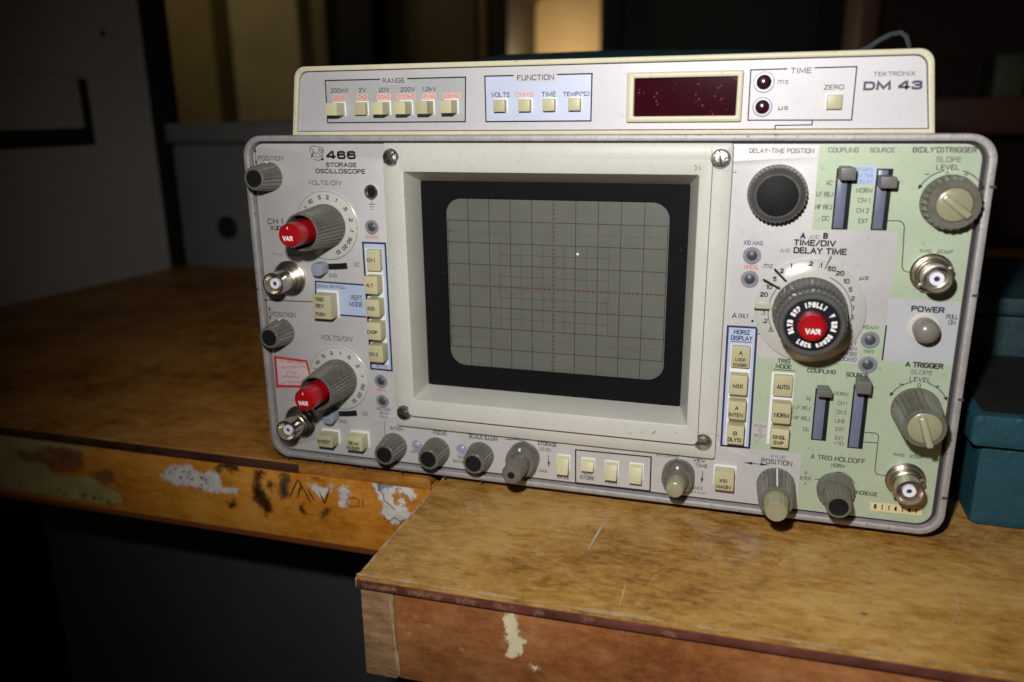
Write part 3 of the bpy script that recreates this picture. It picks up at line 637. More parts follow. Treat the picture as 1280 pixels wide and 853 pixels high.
# boxes round the button rows
sheetp('blue_zone', [(394.5, 352), (455, 356.5), (458, 396.5), (397.5, 392)], Z1, LBLUE, panel)
strokep('printed_line', [(394.5, 392), (394.5, 352), (455, 356.5)], .7, Z3, NAVY, panel)
strokep('printed_line', [(397.5, 392), (458, 396.5)], .7, Z3, NAVY, panel)
sheetp('blue_zone', [(453.5, 303.5), (481.5, 304.5), (490, 463.5), (464, 461)], Z2-.02, LBLUE, panel)
outline('printed_line', [(453.5, 303.5), (481.5, 304.5), (490, 463.5), (464, 461)], .8, NAVY)
sheetp('white_slot', [(456, 310), (477.5, 311), (486, 456), (466, 455)], Z2+.02, WHITE, panel)
sheetp('blue_zone', [(910, 408), (946, 410), (936.5, 560), (901.5, 557)], Z2, LBLUE, panel)
outline('printed_line', [(910, 408), (946, 410), (936.5, 560), (901.5, 557)], .8, NAVY)
sheetp('white_slot', [(914, 430), (940, 432), (932, 558), (906, 556)], Z2+.02, WHITE, panel)
strokep('printed_line', [(914, 427), (939.5, 428.5)], .3, Z3, NAVY, panel)
sheetp('white_slot', [(965, 465), (993.5, 467), (986, 558), (958, 555)], Z2+.02, WHITE, panel)
strokep('printed_line', [(967, 462), (993.5, 464)], .3, Z3, INK, panel)
outline('printed_line', [(719.5, 562.5), (814, 571.5), (812.5, 614), (719.5, 603.5)], .55, INK)

# ---- push buttons
def button(front_tl, front_br, L, words=(), parent=osc, m=CREAM, slot=None, name='push_button', base=PD):
    x0, x1, u0, u1 = rectp(front_tl, front_br, L)
    if slot: box('button_slot', x0-slot, x1+slot, u0-slot*.6, u1+slot, base+.05, base+.35, WHITE, parent, .1)
    b = box(name, x0, x1, u0, u1, base-.4, L, m, parent, .45)
    for (s, cx, cy, w, h) in words: T(s, cx, cy, w, h, INK, b, .012, L+.08)
    return b
button((457, 312), (475.5, 339.5), 1.2, [('CH 1', 463.5, 325.5, 10, 4.5)])
button((454.5, 345.5), (472, 368.5), 4.2, [('ALT', 462, 357, 9, 4.5)])
button((456.5, 374.5), (474.3, 397), 4.2, [('ADD', 463.5, 386, 9.5, 4.5)])
button((458, 403), (476.3, 426), 4.2, [('CHOP', 465.5, 415.5, 13, 4.5)])
button((460, 431.5), (479, 454), 4.2, [('CH 2', 467, 443, 11, 4.5)])
button((389.5, 368.5), (414.5, 400), 4.8, [('TRIG', 399, 374.5, 11, 5), ('VIEW', 399, 382.5, 11, 5), ('PUSH', 400.5, 393, 11.5, 4.5)], slot=.9)
button((396, 544), (415.7, 560.5), 5.0, [('INVERT', 405, 552.5, 16, 4.5)], slot=.9)
button((432, 546), (453, 565), 5.0, [('BEAM', 442, 554.5, 13, 4.5), ('FINDER', 441.5, 560.5, 16, 4.5)], slot=.9)
button((915, 432.5), (936.5, 461), .9, [('A', 926, 441.5, 5, 5), ('LOCK', 925.5, 450, 13, 4), ('KNOBS', 925, 456.5, 17, 4)])
button((912.2, 469), (933.3, 495), 3.6, [('MIX', 922.5, 483, 13, 5.5)])
button((911, 501.5), (931.3, 526), 3.6, [('A', 921, 510.5, 5, 5), ('INTEN', 920, 519, 18, 5)])
button((909, 532), (929, 557), 3.6, [('B', 919, 542, 5, 5), ("DLY'D", 918, 550, 17, 5)])
button((968, 469), (989.5, 497), .9, [('AUTO', 979, 484, 16, 5.5)])
button((966, 504), (987.5, 531), 3.6, [('NORM', 977, 519.5, 19, 5.5)])
button((963.7, 536), (985, 561), 3.6, [('SINGL', 974, 547, 17, 5), ('SWP', 973, 554, 13, 5)])
button((893.5, 589), (916.5, 615), 4.0, [('X10', 904, 601.5, 10, 4.5), ('MAGN', 904, 609, 18, 4.5)], slot=.7)
def rocker(x0, y0, x1, y1, L):        # slanted rocker key: thin at the top, proud at the bottom
    a0, a1, b0, b1 = rectp((x0, y0), (x1, y1), PD)
    a0 += 1.0; a1 += 1.0
    box('key_slot', a0-.5, a1+.5, b0+.6, b1+.4, PD+.05, PD+.3, WHITE, osc, .1)
    return hexa('rocker_key', [(a0, b0, PD), (a1, b0, PD), (a1, b0+.3, L), (a0, b0+.3, L)], [(a0, b1, PD), (a1, b1, PD), (a1, b1-1.2, PD+1.6), (a0, b1-1.2, PD+1.6)], CREAM, osc, .3)
rocker(695, 568, 709, 590.5, 2.6); rocker(725.5, 572, 740, 587.5, 1.6); rocker(754.5, 575.5, 769, 597.5, 2.6); rocker(785.5, 578.5, 800, 601.5, 2.6)

# ---- lamps and jacks
def lamp(px, py, r, ring=LEDRING, lens=LEDDARK, parent=osc, base=PD, lensr=.58):
    c = P(px, py, base)
    o = lathe('indicator_lamp', c[0], c[1], [(r, base), (r, base+.35), (r*.93, base+.55), (r*.72, base+.55), (r*.66, base+.25), (0.05, base+.25)], ring, parent, seg=40)
    lathe('lens', c[0], c[1], [(r*lensr, base+.2), (r*lensr, base+.4), (r*lensr*.7, base+.75), (.05, base+.9)], lens, o, seg=32)
    return o
lamp(465, 284, 3.1); lamp(476.5, 476.5, 3.1); lamp(478.5, 501.5, 3.1)
lamp(521.5, 556.5, 2.6, LEDBLUE, LEDBLUE); lamp(577.5, 561.5, 2.6, LEDBLUE, LEDBLUE)
for (x, y) in ((940, 319.5), (937, 349), (1087.5, 425), (1084.5, 456)): lamp(x, y, 3.25)
c = P(464.5, 240, PD)
j = lathe('ground_jack', c[0], c[1], [(3.1, PD), (3.1, PD+.8), (2.7, PD+1.2), (2.3, PD+1.2), (1.5, PD+.5), (.05, PD+.5)], NICKEL, osc)
lathe('jack_hole', c[0]+.45, c[1]-.1, [(1.75, PD+.5), (1.75, PD+1.0), (.05, PD+1.0)], KBLACK, j)

# ---- knobs
def small_knob(cx, cu, L, r0=6.3, r1=4.9, rc=3.7, mark=True):
    k = lathe('knob', cx, cu, [(r0*.98, PD+.3), (r0, PD+.8, .4), (r0*.985, PD+1.6, 1), (r1*1.03, L-.8, 1), (r1*.97, L-.15, .3), (r1*.9, L), (rc*1.02, L), (rc, L-.35), (.05, L-.35)], KGREY, osc, 20, .75)
    lathe('cap', cx, cu, [(rc*.97, L-.3), (rc*.97, L-.12), (.05, L-.12)], KBLACK, k, seg=40)
    if mark: box('pointer_mark', cx-.35, cx+.35, cu+r0-.5, cu+r0+.12, PD+.8, PD+2.6, INKW, k)
    return k
small_knob(11.7, 132.0, 11.0); small_knob(11.0, 62.0, 10.0)
small_knob(64.3, 11.7, 10.0, mark=False); small_knob(85.2, 11.8, 9.6, mark=False); small_knob(105.9, 11.9, 8.8, mark=False)

def volts(cx, cu, tilt, chars):
    dl = lathe('volts_dial', cx, cu, [(15.0, PD), (15.0, PD+.5), (14.7, PD+.7), (.05, PD+.7)], DIAL, osc, seg=72)
    stroke('printed_line', circle(cx, cu, 14.75, 72), .14, PD+.76, INKG, dl, True)
    k = lathe('knob', cx, cu, [(9.3, PD+.8), (9.5, PD+1.4, .3), (9.45, PD+2.2, 1), (8.0, 19.0, 1), (7.9, 19.8, .3), (7.5, 20.2), (7.1, 20.2), (6.9, 19.6), (6.8, 14), (.05, 14)], KGREY, osc, 34, .8)
    lathe('bore', cx, cu, [(6.75, 14.1), (6.75, 14.4), (.05, 14.4)], KBLACK, k)
    cap = lathe('red_cap', cx, cu, [(5.1, 14.5), (5.1, 21.5, .4), (4.95, 27.5, .8), (4.7, 29.0, .2), (4.1, 29.8), (.05, 30.1)], RED, k, 24, .18)
    textmm('VAR', cx-.1, cu-1.0, 4.6, 1.9, 30.15, INKW, k, .03)
    box('pointer_mark', cx-.16, cx+.16, cu+2.6, cu+3.6, 29.7, 30.0, INKW, k)
    for s, a in chars:
        r = 12.3; an = math.radians(a)
        textmm(s, cx+r*math.cos(an), cu+r*math.sin(an), None, 1.75, PD+.8, INK, dl, .02, an-math.pi/2)
    return k
volts(37.8, 111.4, 0, [('10', 124), ('5', 101), ('2', 83), ('1', 63), ('.5', 38), ('.2', 14), ('.1', -8), ('50', -30), ('20', -48), ('10', -66), ('.', 141)])
volts(38.4, 41.8, 0, [('10', 145), ('5', 124), ('2', 103), ('1', 82), ('.5', 61), ('.2', 35), ('.1', 12), ('50', -14), ('20', -35), ('10', -54), ('.', 162)])

def bnc(cx, cu, rf, L):
    b = lathe('bnc_connector', cx, cu, [(rf, PD), (rf, PD+1.0), (rf*.92, PD+1.5), (rf*.80, PD+1.5), (rf*.80, PD+3.0), (rf*.74, PD+3.4), (5.2, PD+3.4), (5.2, PD+5.0), (4.75, PD+5.3), (4.75, L-1.0), (5.05, L-.9), (5.05, L-.1), (4.8, L), (4.35, L), (4.2, L-.4), (4.2, L-5.5), (.05, L-5.5)], NICKEL, osc, seg=48)
    for a in (35, 215):
        an = math.radians(a); lx, lu = cx+5.3*math.cos(an), cu+5.3*math.sin(an)
        box('bayonet_lug', lx-.75, lx+.75, lu-.75, lu+.75, L-5.2, L-3.5, NICKEL, b, .25)
    lathe('dielectric', cx, cu, [(2.35, L-5.4), (2.35, L-1.5), (2.2, L-1.3), (1.0, L-1.3), (.9, L-2), (.05, L-2)], TEFLON, b, seg=36)
    lathe('pin', cx, cu, [(.85, L-2.4), (.85, L-1.75), (.05, L-1.75)], mat('pin_dark', (.03, .03, .08), .3), b, seg=20)
    return b
bnc(17.3, 87.2, 8.0, 12.5); bnc(16.5, 18.5, 8.0, 11.5); bnc(276.5, 101.4, 7.1, 11.0); bnc(276.8, 21.6, 7.1, 10.5)

def stage_knob(cx, cu, r0, d1, r1, L, tipmat, hole):
    k = lathe('knob', cx, cu, [(r0, PD+.3), (r0, PD+1, .4), (r0*.97, d1-.8, 1), (r0*.9, d1, .2), (r1*1.1, d1), (r1*1.08, d1+.01), (.05, d1+.02)], KGREY, osc, 26, .3)
    lathe('knob_tip', cx, cu, [(r1, d1-.2), (r1, d1+.6, .3), (r1*.95, L-.9, 1), (r1*.8, L-.1), (r1*.5, L), (.05, L)], tipmat, k, 18, .25)
    if hole: lathe('hole', cx, cu, [(1.5, L-.02), (1.5, L+.06), (.05, L+.06)], KBLACK, k)
    lathe('pointer_dot', cx, cu+r0-.9, [(.6, d1-.6), (.6, d1+.12), (.05, d1+.14)], INKW, k, seg=20)
    return k
stage_knob(126.0, 13.4, 7.0, 6.0, 4.6, 18.5, KGREY, True)
k = stage_knob(192.2, 13.6, 6.6, 6.0, 4.9, 8.5, KGREY, False)
lathe('knob_tip', 192.2, 13.6, [(3.6, 8.3), (3.55, 13.5), (3.2, 14.6), (2.6, 15.0), (.05, 15.0)], CREAMK, k, seg=40)
# horizontal position: grey outer ring with cream centre
hx, hu = 230.4, 13.6
k = lathe('knob', hx, hu, [(7.3, PD+.3), (7.4, PD+1, .4), (7.35, PD+1.8, 1), (6.6, 14.0, 1), (6.4, 14.7, .3), (6.0, 15.0), (5.1, 15.0), (5.0, 14), (.05, 14)], KGREY, osc, 28, .75)
lathe('knob_tip', hx, hu, [(4.9, 13.6), (4.9, 14.6, .3), (4.8, 15.2, 1), (4.25, 21.5, 1), (4.1, 22.4, .2), (3.7, 22.9), (3.0, 22.9), (2.9, 22.7), (.05, 22.7)], CREAMK, k, 26, .3)
hexa('pointer_mark', [(hx-.3, hu+7.2, PD+1.4), (hx+.3, hu+7.2, PD+1.4), (hx+.3, hu+6.5, 14.2), (hx-.3, hu+6.5, 14.2)], [(hx-.3, hu+7.5, PD+1.4), (hx+.3, hu+7.5, PD+1.4), (hx+.3, hu+6.75, 14.3), (hx-.3, hu+6.75, 14.3)], INKW, k)
# trigger holdoff
hx, hu = 252.6, 14.7
k = lathe('knob', hx, hu, [(7.0, PD+.2), (7.0, PD+3.6, .5), (6.4, PD+4.4), (5.3, PD+4.6), (5.2, PD+5, .4), (4.75, 14.0, 1), (4.5, 14.8, .2), (4.3, 15), (3.6, 15), (3.5, 14.6), (.05, 14.6)], KGREY, osc, 22, .6)
lathe('cap', hx, hu, [(3.45, 14.5), (3.45, 14.85), (.05, 14.85)], KBLACK, k)
# trigger level knobs
def level(cx, cu, L, r0, r1, ang, fin):
    k = lathe('level_knob', cx, cu, [(r0, PD+.3), (r0, PD+1, .4), (r0*.99, PD+1.8, 1), (r1, L-1, 1), (r1*.97, L-.3, .3), (r1*.92, L), (5.9, L), (5.7, L-.6), (.05, L-.6)], KGREY, osc, 24, 1.25)
    lathe('insert', cx, cu, [(5.55, L-.7), (5.55, L-.1), (5.1, L+.15), (.05, L+.15)], CREAMK, k)
    a = math.radians(ang); dx, du = math.cos(a), math.sin(a); nx, nu = -du, dx
    def q(t, s, d): return (cx+dx*t+nx*s, cu+du*t+nu*s, d)
    hexa('pointer_fin', [q(-5, -1.5, L), q(5.2, -1.5, L), q(5.2, 1.5, L), q(-5, 1.5, L)], [q(-4.2, -.9, L+fin*.25), q(5.9, -1.1, L+fin), q(5.9, 1.1, L+fin), q(-4.2, .9, L+fin*.25)], CREAMK, k, .5)
    return k
level(279.2, 126.4, 7.8, 9.4, 8.7, -38, 2.2)
level(277.3, 50.0, 18.0, 8.6, 7.5, -72, 4.0)
# power push knob
c = P(1155, 410, PD)
lathe('power_collar', c[0], c[1], [(5.4, PD), (5.4, PD+.5), (5.0, PD+.8), (4.5, PD+.6), (.05, PD+.6)], mat('collar_pale', (.60, .58, .52), .4), osc)
lathe('power_knob', c[0], c[1], [(4.1, PD+.5), (4.3, 2.0), (4.3, 4.2), (3.9, 5.6), (2.8, 6.6), (1.4, 7.1), (.05, 7.25)], mat('power_grey', (.21, .19, .17), .26, 0, .08, 200), osc)
# delay time position
hx, hu = 222.5, 128.3
k = lathe('delay_knob', hx, hu, [(10.5, PD+.2), (10.6, PD+1.2, .5), (10.5, PD+2, 1), (10.2, 4.5, 1), (9.6, 6.2, .8), (8.0, 7.6, .2), (7.7, 7.8), (7.3, 7.8), (7.2, 7.4), (.05, 7.4)], KDARK, osc, 40, .6)
lathe('cap', hx, hu, [(7.1, 7.3), (7.1, 7.7), (6.9, 7.8), (.05, 7.8)], KBLACK, k)
# time/div dial
hx, hu = 237.0, 85.4
dk = lathe('time_dial', hx, hu, [(19.6, PD), (19.7, PD+.8), (19.2, PD+1.1), (13.8, PD+2.6), (.05, PD+2.6)], CLEAR, osc, seg=96)
stroke('printed_line', circle(hx, hu, 14.6, 40, -60, 66), .22, PD+2.75, INK, dk)
stroke('printed_line', circle(hx, hu, 14.6, 40, 140, 215), .22, PD+2.75, INK, dk)
g = lathe('time_knob', hx, hu, [(13.2, PD+2.6), (13.3, PD+3.6, .5), (13.2, PD+4.4, 1), (12.6, 9.5, 1), (11.6, 10, .5), (11.4, 12, .6), (11.6, 15, .8), (12.0, 17, 1), (12.0, 18.5, 1), (11.6, 20, .2), (10.8, 20.8), (9.6, 20.9), (9.4, 20.5), (.05, 20.5)], KDARK, osc, 40, .55)
lathe('label_disc', hx, hu, [(9.3, 20.4), (9.3, 20.75), (.05, 20.75)], mat('label_navy', (.008, .009, .016), .3), g, seg=64)
lathe('red_cap', hx, hu, [(5.0, 20.7), (4.9, 23.0, .3), (4.6, 25.2), (3.6, 26.0), (.05, 26.2)], RED, g, 24, .15)
textmm('VAR', hx+.1, hu-.9, 5.0, 1.9, 26.25, INKW, g, .03)
textmm('.....', hx, hu+2.0, 3.0, .3, 26.1, RED, g)
def ring_text(s, a0, a1, r, h, d, m, parent, inward=False, bold=.03):
    n = len(s)
    for i, ch in enumerate(s):
        if ch == ' ': continue
        a = math.radians(a0+(a1-a0)*i/(n-1)); rot = a-math.pi/2 if not inward else a+math.pi/2
        textmm(ch, hx+r*math.cos(a), hu+r*math.sin(a), (1.05 if ch not in '()' else .5), h, d, m, parent, bold, rot)
ring_text('DLYD SWP (PULL)', 204, 58, 7.3, 1.9, 20.85, INKW, g)
ring_text('LOCK KNOBS FOR A', 238, 390, 7.3, 1.9, 20.85, INKW, g, True)
# clear window bar and index lines on the skirt
for px in ([(968, 336), (983, 352)], [(954, 349), (975, 361)], [(943, 385.5), (962, 387)]):
    stroke('index_line', [P(x, y, PD+2.2) for x, y in px], .8, PD+2.85, INK, dk)
stroke('index_line', [P(x, y, PD+2.2) for x, y in [(1031, 337), (1039, 320)]], .25, PD+2.0, INK, dk)
a_ = P(946, 381, PD+2); b_ = P(966, 381, PD+2)
box('dial_window', a_[0]-.6, b_[0]+2, a_[1]-1.3, a_[1]+1.2, PD+2.0, PD+3.2, mat('window_bar', (.50, .49, .38), .2, .1, .1), dk, .3)
a_ = P(984, 362, PD+2)
hexa('pointer_arm', [(a_[0]-1.4, a_[1]-7, 2), (a_[0]+1.6, a_[1]-7.6, 2), (a_[0]+1.6, a_[1]+1.5, 2), (a_[0]-1.4, a_[1]+1, 2)], [(a_[0]-1.0, a_[1]-6.5, 9.3), (a_[0]+1.2, a_[1]-7, 9.3), (a_[0]+1.2, a_[1]+1, 7), (a_[0]-1.0, a_[1]+.6, 7)], mat('arm_clear', (.42, .42, .36), .12, 0, .1, coat=.8), g, .4)
for s, x, y in [('20', 955, 368), ('10', 961.5, 358.5), ('5', 968.5, 348.5), ('2', 977.5, 338.5), ('1', 989, 332), ('.2', 1013, 329.5), ('.1', 1025.5, 331.5), ('50', 1039.5, 336), ('20', 1050, 341.5), ('10', 1058, 351.5), ('5', 1063, 362), ('2', 1066, 373), ('1', 1066.5, 384.5), ('.5', 1064, 396.5), ('.1', 954, 391), ('.2', 956.5, 401), ('.5', 963, 412)]:
    q = P(x, y, PD+2); an = math.atan2(q[1]-hu, q[0]-hx)
    textmm(s, q[0], q[1], None, 1.7, PD+2.3, INK, dk, .01, 0)

# ---- slide switches
def slide(tl, tr, br, bl, lev_tl, lev_br, L=6.0):
    a = [P(*p, PD) for p in (tl, tr, br, bl)]
    x0 = (a[0][0]+a[3][0])/2; x1 = (a[1][0]+a[2][0])/2; u1 = (a[0][1]+a[1][1])/2; u0 = (a[2][1]+a[3][1])/2
    s = sheet('slide_switch', [(x0, u0), (x1, u0), (x1, u1), (x0, u1)], PD+.2, KBLACK, osc)
    rings = []
    for i in range(13):
        t = i/12; u = u0+.5+(u1-u0-1.0)*t; d = PD+.25+.9*math.sin(math.pi*t)**.7
        rings.append([(x0+.5, u, PD+.22), (x0+.5, u, d), (x0+1.0, u, d+.15), (x1-1.9, u, d+.15), (x1-1.6, u, d), (x1-1.6, u, PD+.22)])
    loft('track', rings, SLATE, s, True, True, auto=50)
    lx0, lx1, lu0, lu1 = rectp(lev_tl, lev_br, L)
    h = lu1-lu0
    hexa('lever', [(x0+.4, lu0+.3, PD), (x1-.9, lu0+.3, PD), (lx1, lu0, L), (lx0, lu0, L)], [(x0+.4, lu1-.2, PD), (x1-.9, lu1-.2, PD), (lx1, lu1-.5, L), (lx0, lu1-.5, L)], LEVER, s, .5)
    for i in range(3):
        uu = lu0+h*(.25+.22*i); box('grip_ridge', lx0+.4, lx1-.4, uu-.12, uu+.12, L-.1, L+.15, LEVER, s)
slide((1046, 211), (1067, 210), (1059, 287), (1039, 287), (1052, 208), (1070, 226), 5.2)
slide((1096, 211), (1117, 211), (1108, 288), (1088, 288), (1102, 219.5), (1121.5, 236), 5.2)
slide((1019, 485.5), (1039, 487), (1032, 551), (1014, 550), (1023, 486.5), (1040.5, 498), 5.0)
slide((1067, 481), (1087, 482), (1078, 562), (1059, 559), (1071.5, 475.5), (1089, 494), 6.0)
def acdc(px, py, sx0, sx1, sy):
    pts = [P(sx0+(sx1-sx0)*i/8, sy+4*((i/8-.5)**2)*(-1 if i > 4 else 0), PD+.2) for i in range(9)]
    s = stroke('coupling_slot', pts, 2.7, PD+.2, KBLACK, osc)
    q = P(px, py, 4.5); prism('lever', rrect(q[0]-2.7, q[0]+2.7, q[1]-3.0, q[1]+2.6, 1.9, 6), PD, 4.5, ACLEV, s, .5)
acdc(395.5, 337, 396, 434, 333.5); acdc(409.5, 523, 408, 446, 517.5)

# ---- CRT bezel
q0, q1 = (67.0, 206.3), (22.7, 146.3)
RF = 4.0    # raised frame front
def rp(tl, br, d, r, n=6):
    a = P(*tl, d); b = P(*br, d); return rrect(a[0], b[0], b[1], a[1], r, n)
MD = -13.0
op0, op1 = P(504, 216, RF), P(873.5, 219, RF); op2 = P(851, 531.5, RF)
ox0, ox1, ou1, ou0 = op0[0], op1[0], (op0[1]+op1[1])/2, op2[1]
mk0, mk1 = P(525.5, 226, MD), P(850, 508.5, MD)
fl_out = rrect(q0[0], q0[1], q1[0], q1[1], 1.2, 6)
ra = P(497, 200.5, RF); rb = P(868.5, 553.5, RF)
raised = rrect(ra[0]+.3, rb[0], rb[1], ra[1], 2.2, 6)
bezel = frame('bezel', fl_out, rrect(ra[0]+1, rb[0]-1, rb[1]+1, ra[1]-1, 2, 6), PD-.3, 1.3, BEZEL, osc, .6)
opening = rrect(ox0, ox1, ou0, ou1, .9, 6); maskr = rrect(mk0[0], mk1[0], mk1[1], mk0[1], .8, 6)
def at(pts, d): return [(p[0], p[1], d) for p in pts]
def grow(pts, g):
    cx = sum(p[0] for p in pts)/len(pts); cu = sum(p[1] for p in pts)/len(pts)
    return [(p[0]+math.copysign(g, p[0]-cx), p[1]+math.copysign(g, p[1]-cu)) for p in pts]
hood = loft('screen_hood', [at(raised, .8), at(raised, RF-.9), at(grow(raised, -.3), RF-.3), at(grow(raised, -.9), RF), at(grow(opening, .8), RF), at(grow(opening, .2), RF-.25), at(opening, RF-.9), at(maskr, MD-.2), at(grow(maskr, 1.5), MD-.2)], BEZEL, osc)
for pts, w in (([(514, 518.5), (600, 528), (700, 538), (780, 546), (852, 554)], .38),):
    strokep('grime_line', pts, w, 1.45, BEZ_LINE, bezel)
strokep('grime_line', [(858, 554.5), (866, 551), (869, 545), (874, 470), (880, 380), (886, 250), (887, 216), (882, 206), (876, 203)], .22, 1.45, mat('grime_pale', (.34, .32, .25), .8), bezel)
strokep('seam_line', [(498, 501), (498.5, 502.5), (512, 505)], .2, 1.4, mat('seam', (.42, .40, .32), .8), bezel)
for pts in ([(890, 184), (889.5, 207), (895, 213), (920, 214)], [(868, 568), (869, 548), (873, 541), (898, 543)], [(502, 184), (502, 200)]):
    strokep('seam_line', pts, .2, 1.4, MATS['seam'], bezel)
for pts, w in (([(815, 543), (820, 539)], .5), ([(786, 541), (790, 543)], .3), ([(845, 540), (846, 543)], .3), ([(868, 206), (871, 210), (869, 214)], .35), ([(874, 207), (875, 213)], .35)):
    strokep('scuff', pts, w, RF+.08, mat('scuff_brown', (.28, .22, .13), .8), hood)
for (x, y, a) in ((488, 197, 35), (901, 199, 100), (505, 516.5, -20), (878.5, 553.5, 10)):
    c = P(x, y, 1.6)
    s = lathe('screw', c[0], c[1], [(3.35, 1.0), (3.35, 1.9), (2.9, 2.5), (1.6, 2.85), (.05, 2.95)], STEEL, osc, seg=36)
    an = math.radians(a); dx, du = math.cos(an)*3.0, math.sin(an)*3.0; nx, nu = -math.sin(an)*.38, math.cos(an)*.38
    hexa('slot', [(c[0]-dx-nx, c[1]-du-nu, 1.9), (c[0]+dx-nx, c[1]+du-nu, 1.9), (c[0]+dx+nx, c[1]+du+nu, 1.9), (c[0]-dx+nx, c[1]-du+nu, 1.9)], [(c[0]-dx-nx, c[1]-du-nu, 3.0), (c[0]+dx-nx, c[1]+du-nu, 3.0), (c[0]+dx+nx, c[1]+du+nu, 3.0), (c[0]-dx+nx, c[1]-du+nu, 3.0)], DARKGAP, s)
    if True: lathe('washer', c[0], c[1], [(3.6, 1.2), (3.6, 1.45), (3.4, 1.45), (3.3, 1.2)], BEZ_LINE, s, seg=36)
# mask and phosphor screen
SD = MD-1.2
s0 = P(555.5, 247.5, MD); s1 = P(828.5, 477.5, MD); sx1 = P(837, 280, MD)[0]; sxl = P(558, 300, MD)[0]
hole = rrect(s0[0]+.2, (s1[0]+sx1)/2, s1[1], s0[1], 7.0, 10)
mouter = []
for p in hole:     # matching outer loop on the rectangle
    cx, cu = (mk0[0]+mk1[0])/2, (mk0[1]+mk1[1])/2
    hw, hh = (mk1[0]-mk0[0])/2+1.2, (mk0[1]-mk1[1])/2+1.2
    dx, du = p[0]-cx, p[1]-cu; t = min(hw/abs(dx) if dx else 9e9, hh/abs(du) if du else 9e9); mouter.append((cx+dx*t, cu+du*t))
# insert exact corners by snapping nearest outer points
for qx, qu in ((cx+hw, cu+hh), (cx-hw, cu+hh), (cx-hw, cu-hh), (cx+hw, cu-hh)):
    i = min(range(len(mouter)), key=lambda i: (mouter[i][0]-qx)**2+(mouter[i][1]-qu)**2); mouter[i] = (qx, qu)
loft('screen_mask', [at(mouter, MD), at(hole, MD), at(hole, SD-.2)], MASK, osc, smooth=False)
screen = sheet('screen', [(hole[0][0]+1, mk1[1]), (hole[0][0]+1, mk0[1]), (s0[0]-1, mk0[1]), (s0[0]-1, mk1[1])], SD, PHOS, osc)
# graticule: 10 x 8 divisions
gl = [P(559.3, 275.2, SD), P(835.3, 283.8, SD), P(828, 452, SD), P(564.8, 431.8, SD)]
gx0 = (gl[0][0]+gl[3][0])/2; gx1 = (gl[1][0]+gl[2][0])/2; gt = (gl[0][1]+gl[1][1])/2; gbm = (gl[2][1]+gl[3][1])/2
dv = (gx1-gx0)/10; cxg = (gx0+gx1)/2; cug = (gt+gbm)/2
GL = mat('graticule_brown', (.026, .021, .014), .6); GLF = mat('graticule_fine', (.050, .044, .031), .6); GRED = mat('graticule_red', (.10, .022, .018), .6)
gd = SD+.05
top, bot = s0[1]+.3, s1[1]-.3
for i in range(-5, 6):
    x = cxg+i*dv; e = 3*dv+.0 if abs(i) == 5 else 4.1*dv
    if i == 0: continue
    stroke('graticule_line', [(x, cug-e), (x, cug+e)], .3, gd, GL, screen)
for jn in range(-3, 4):
    u = cug+jn*dv
    if jn == 0: continue
    stroke('graticule_line', [(cxg-5*dv, u), (cxg+5*dv, u)], .3, gd+.02, GL, screen)
stroke('graticule_axis', [(cxg-5*dv, cug), (cxg+5*dv, cug)], .26, gd+.02, GL, screen)
stroke('graticule_axis', [(cxg, cug-4.1*dv), (cxg, cug+4.1*dv)], .26, gd, GRED, screen)
for sgn in range(-5, 5):
    if sgn+.5 > 0 or abs(sgn) <= 2: stroke('graticule_axis', [(cxg+sgn*dv+1.2, cug), (cxg+(sgn+1)*dv-1.2, cug)], .3, gd+.035, GRED, screen)
for k_ in (-2.5, -1.5, -.5, .5, 1.5, 2.5):
    stroke('graticule_line', [(cxg+k_*dv, cug-2*dv), (cxg+k_*dv, cug+2*dv)], .2, gd, GLF, screen)
for k_ in (-1.5, -.5, .5, 1.5):
    stroke('graticule_line', [(cxg-2.5*dv, cug+k_*dv), (cxg+2.5*dv, cug+k_*dv)], .2, gd+.02, GLF, screen)
def ticks(name, items, m, d):     # many tiny ticks of one scale as one mesh
    vs, fs = [], []
    for (x0, u0, x1, u1, w) in items:
        A, B = strip_verts([(x0, u0), (x1, u1)], w); b = len(vs)
        vs += [(A[0][0], A[0][1], d), (A[1][0], A[1][1], d), (B[1][0], B[1][1], d), (B[0][0], B[0][1], d)]; fs.append((b, b+3, b+2, b+1))
    o = raw(name, vs, fs, m, screen); o['kind'] = 'stuff'; return o
it = []
for i in range(-25, 26):
    it.append((cxg+i*dv/5, cug-.8, cxg+i*dv/5, cug+.8, .34))
ticks('tick_scale', it, GRED, gd+.05)
it = [(cxg-.85, cug+i*dv/5, cxg+.85, cug+i*dv/5, .34) for i in range(-20, 21) if i]
ticks('tick_scale', it, GRED, gd+.06)
for s in (-2.5, 2.5): ticks('dot_scale', [(cxg+i*dv/5-.22, cug+s*dv, cxg+i*dv/5+.22, cug+s*dv, .4) for i in range(-25, 26)], GLF, gd+.06)
for k_, u in (('100', 2.5), ('90', 2), ('10', -2.05), ('0', -2.5)):
    textmm(k_, cxg-5*dv+1.0, cug+u*dv, None, 1.1, gd+.06, GLF, screen)
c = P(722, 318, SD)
lathe('painted_glint', c[0], c[1], [(.6, SD+.02), (.5, SD+.25), (.2, SD+.4), (.05, SD+.45)], mat('glint_white', (.88, .88, .86), .5), screen, seg=14)  # flash glint on the glass, modelled as a white bump

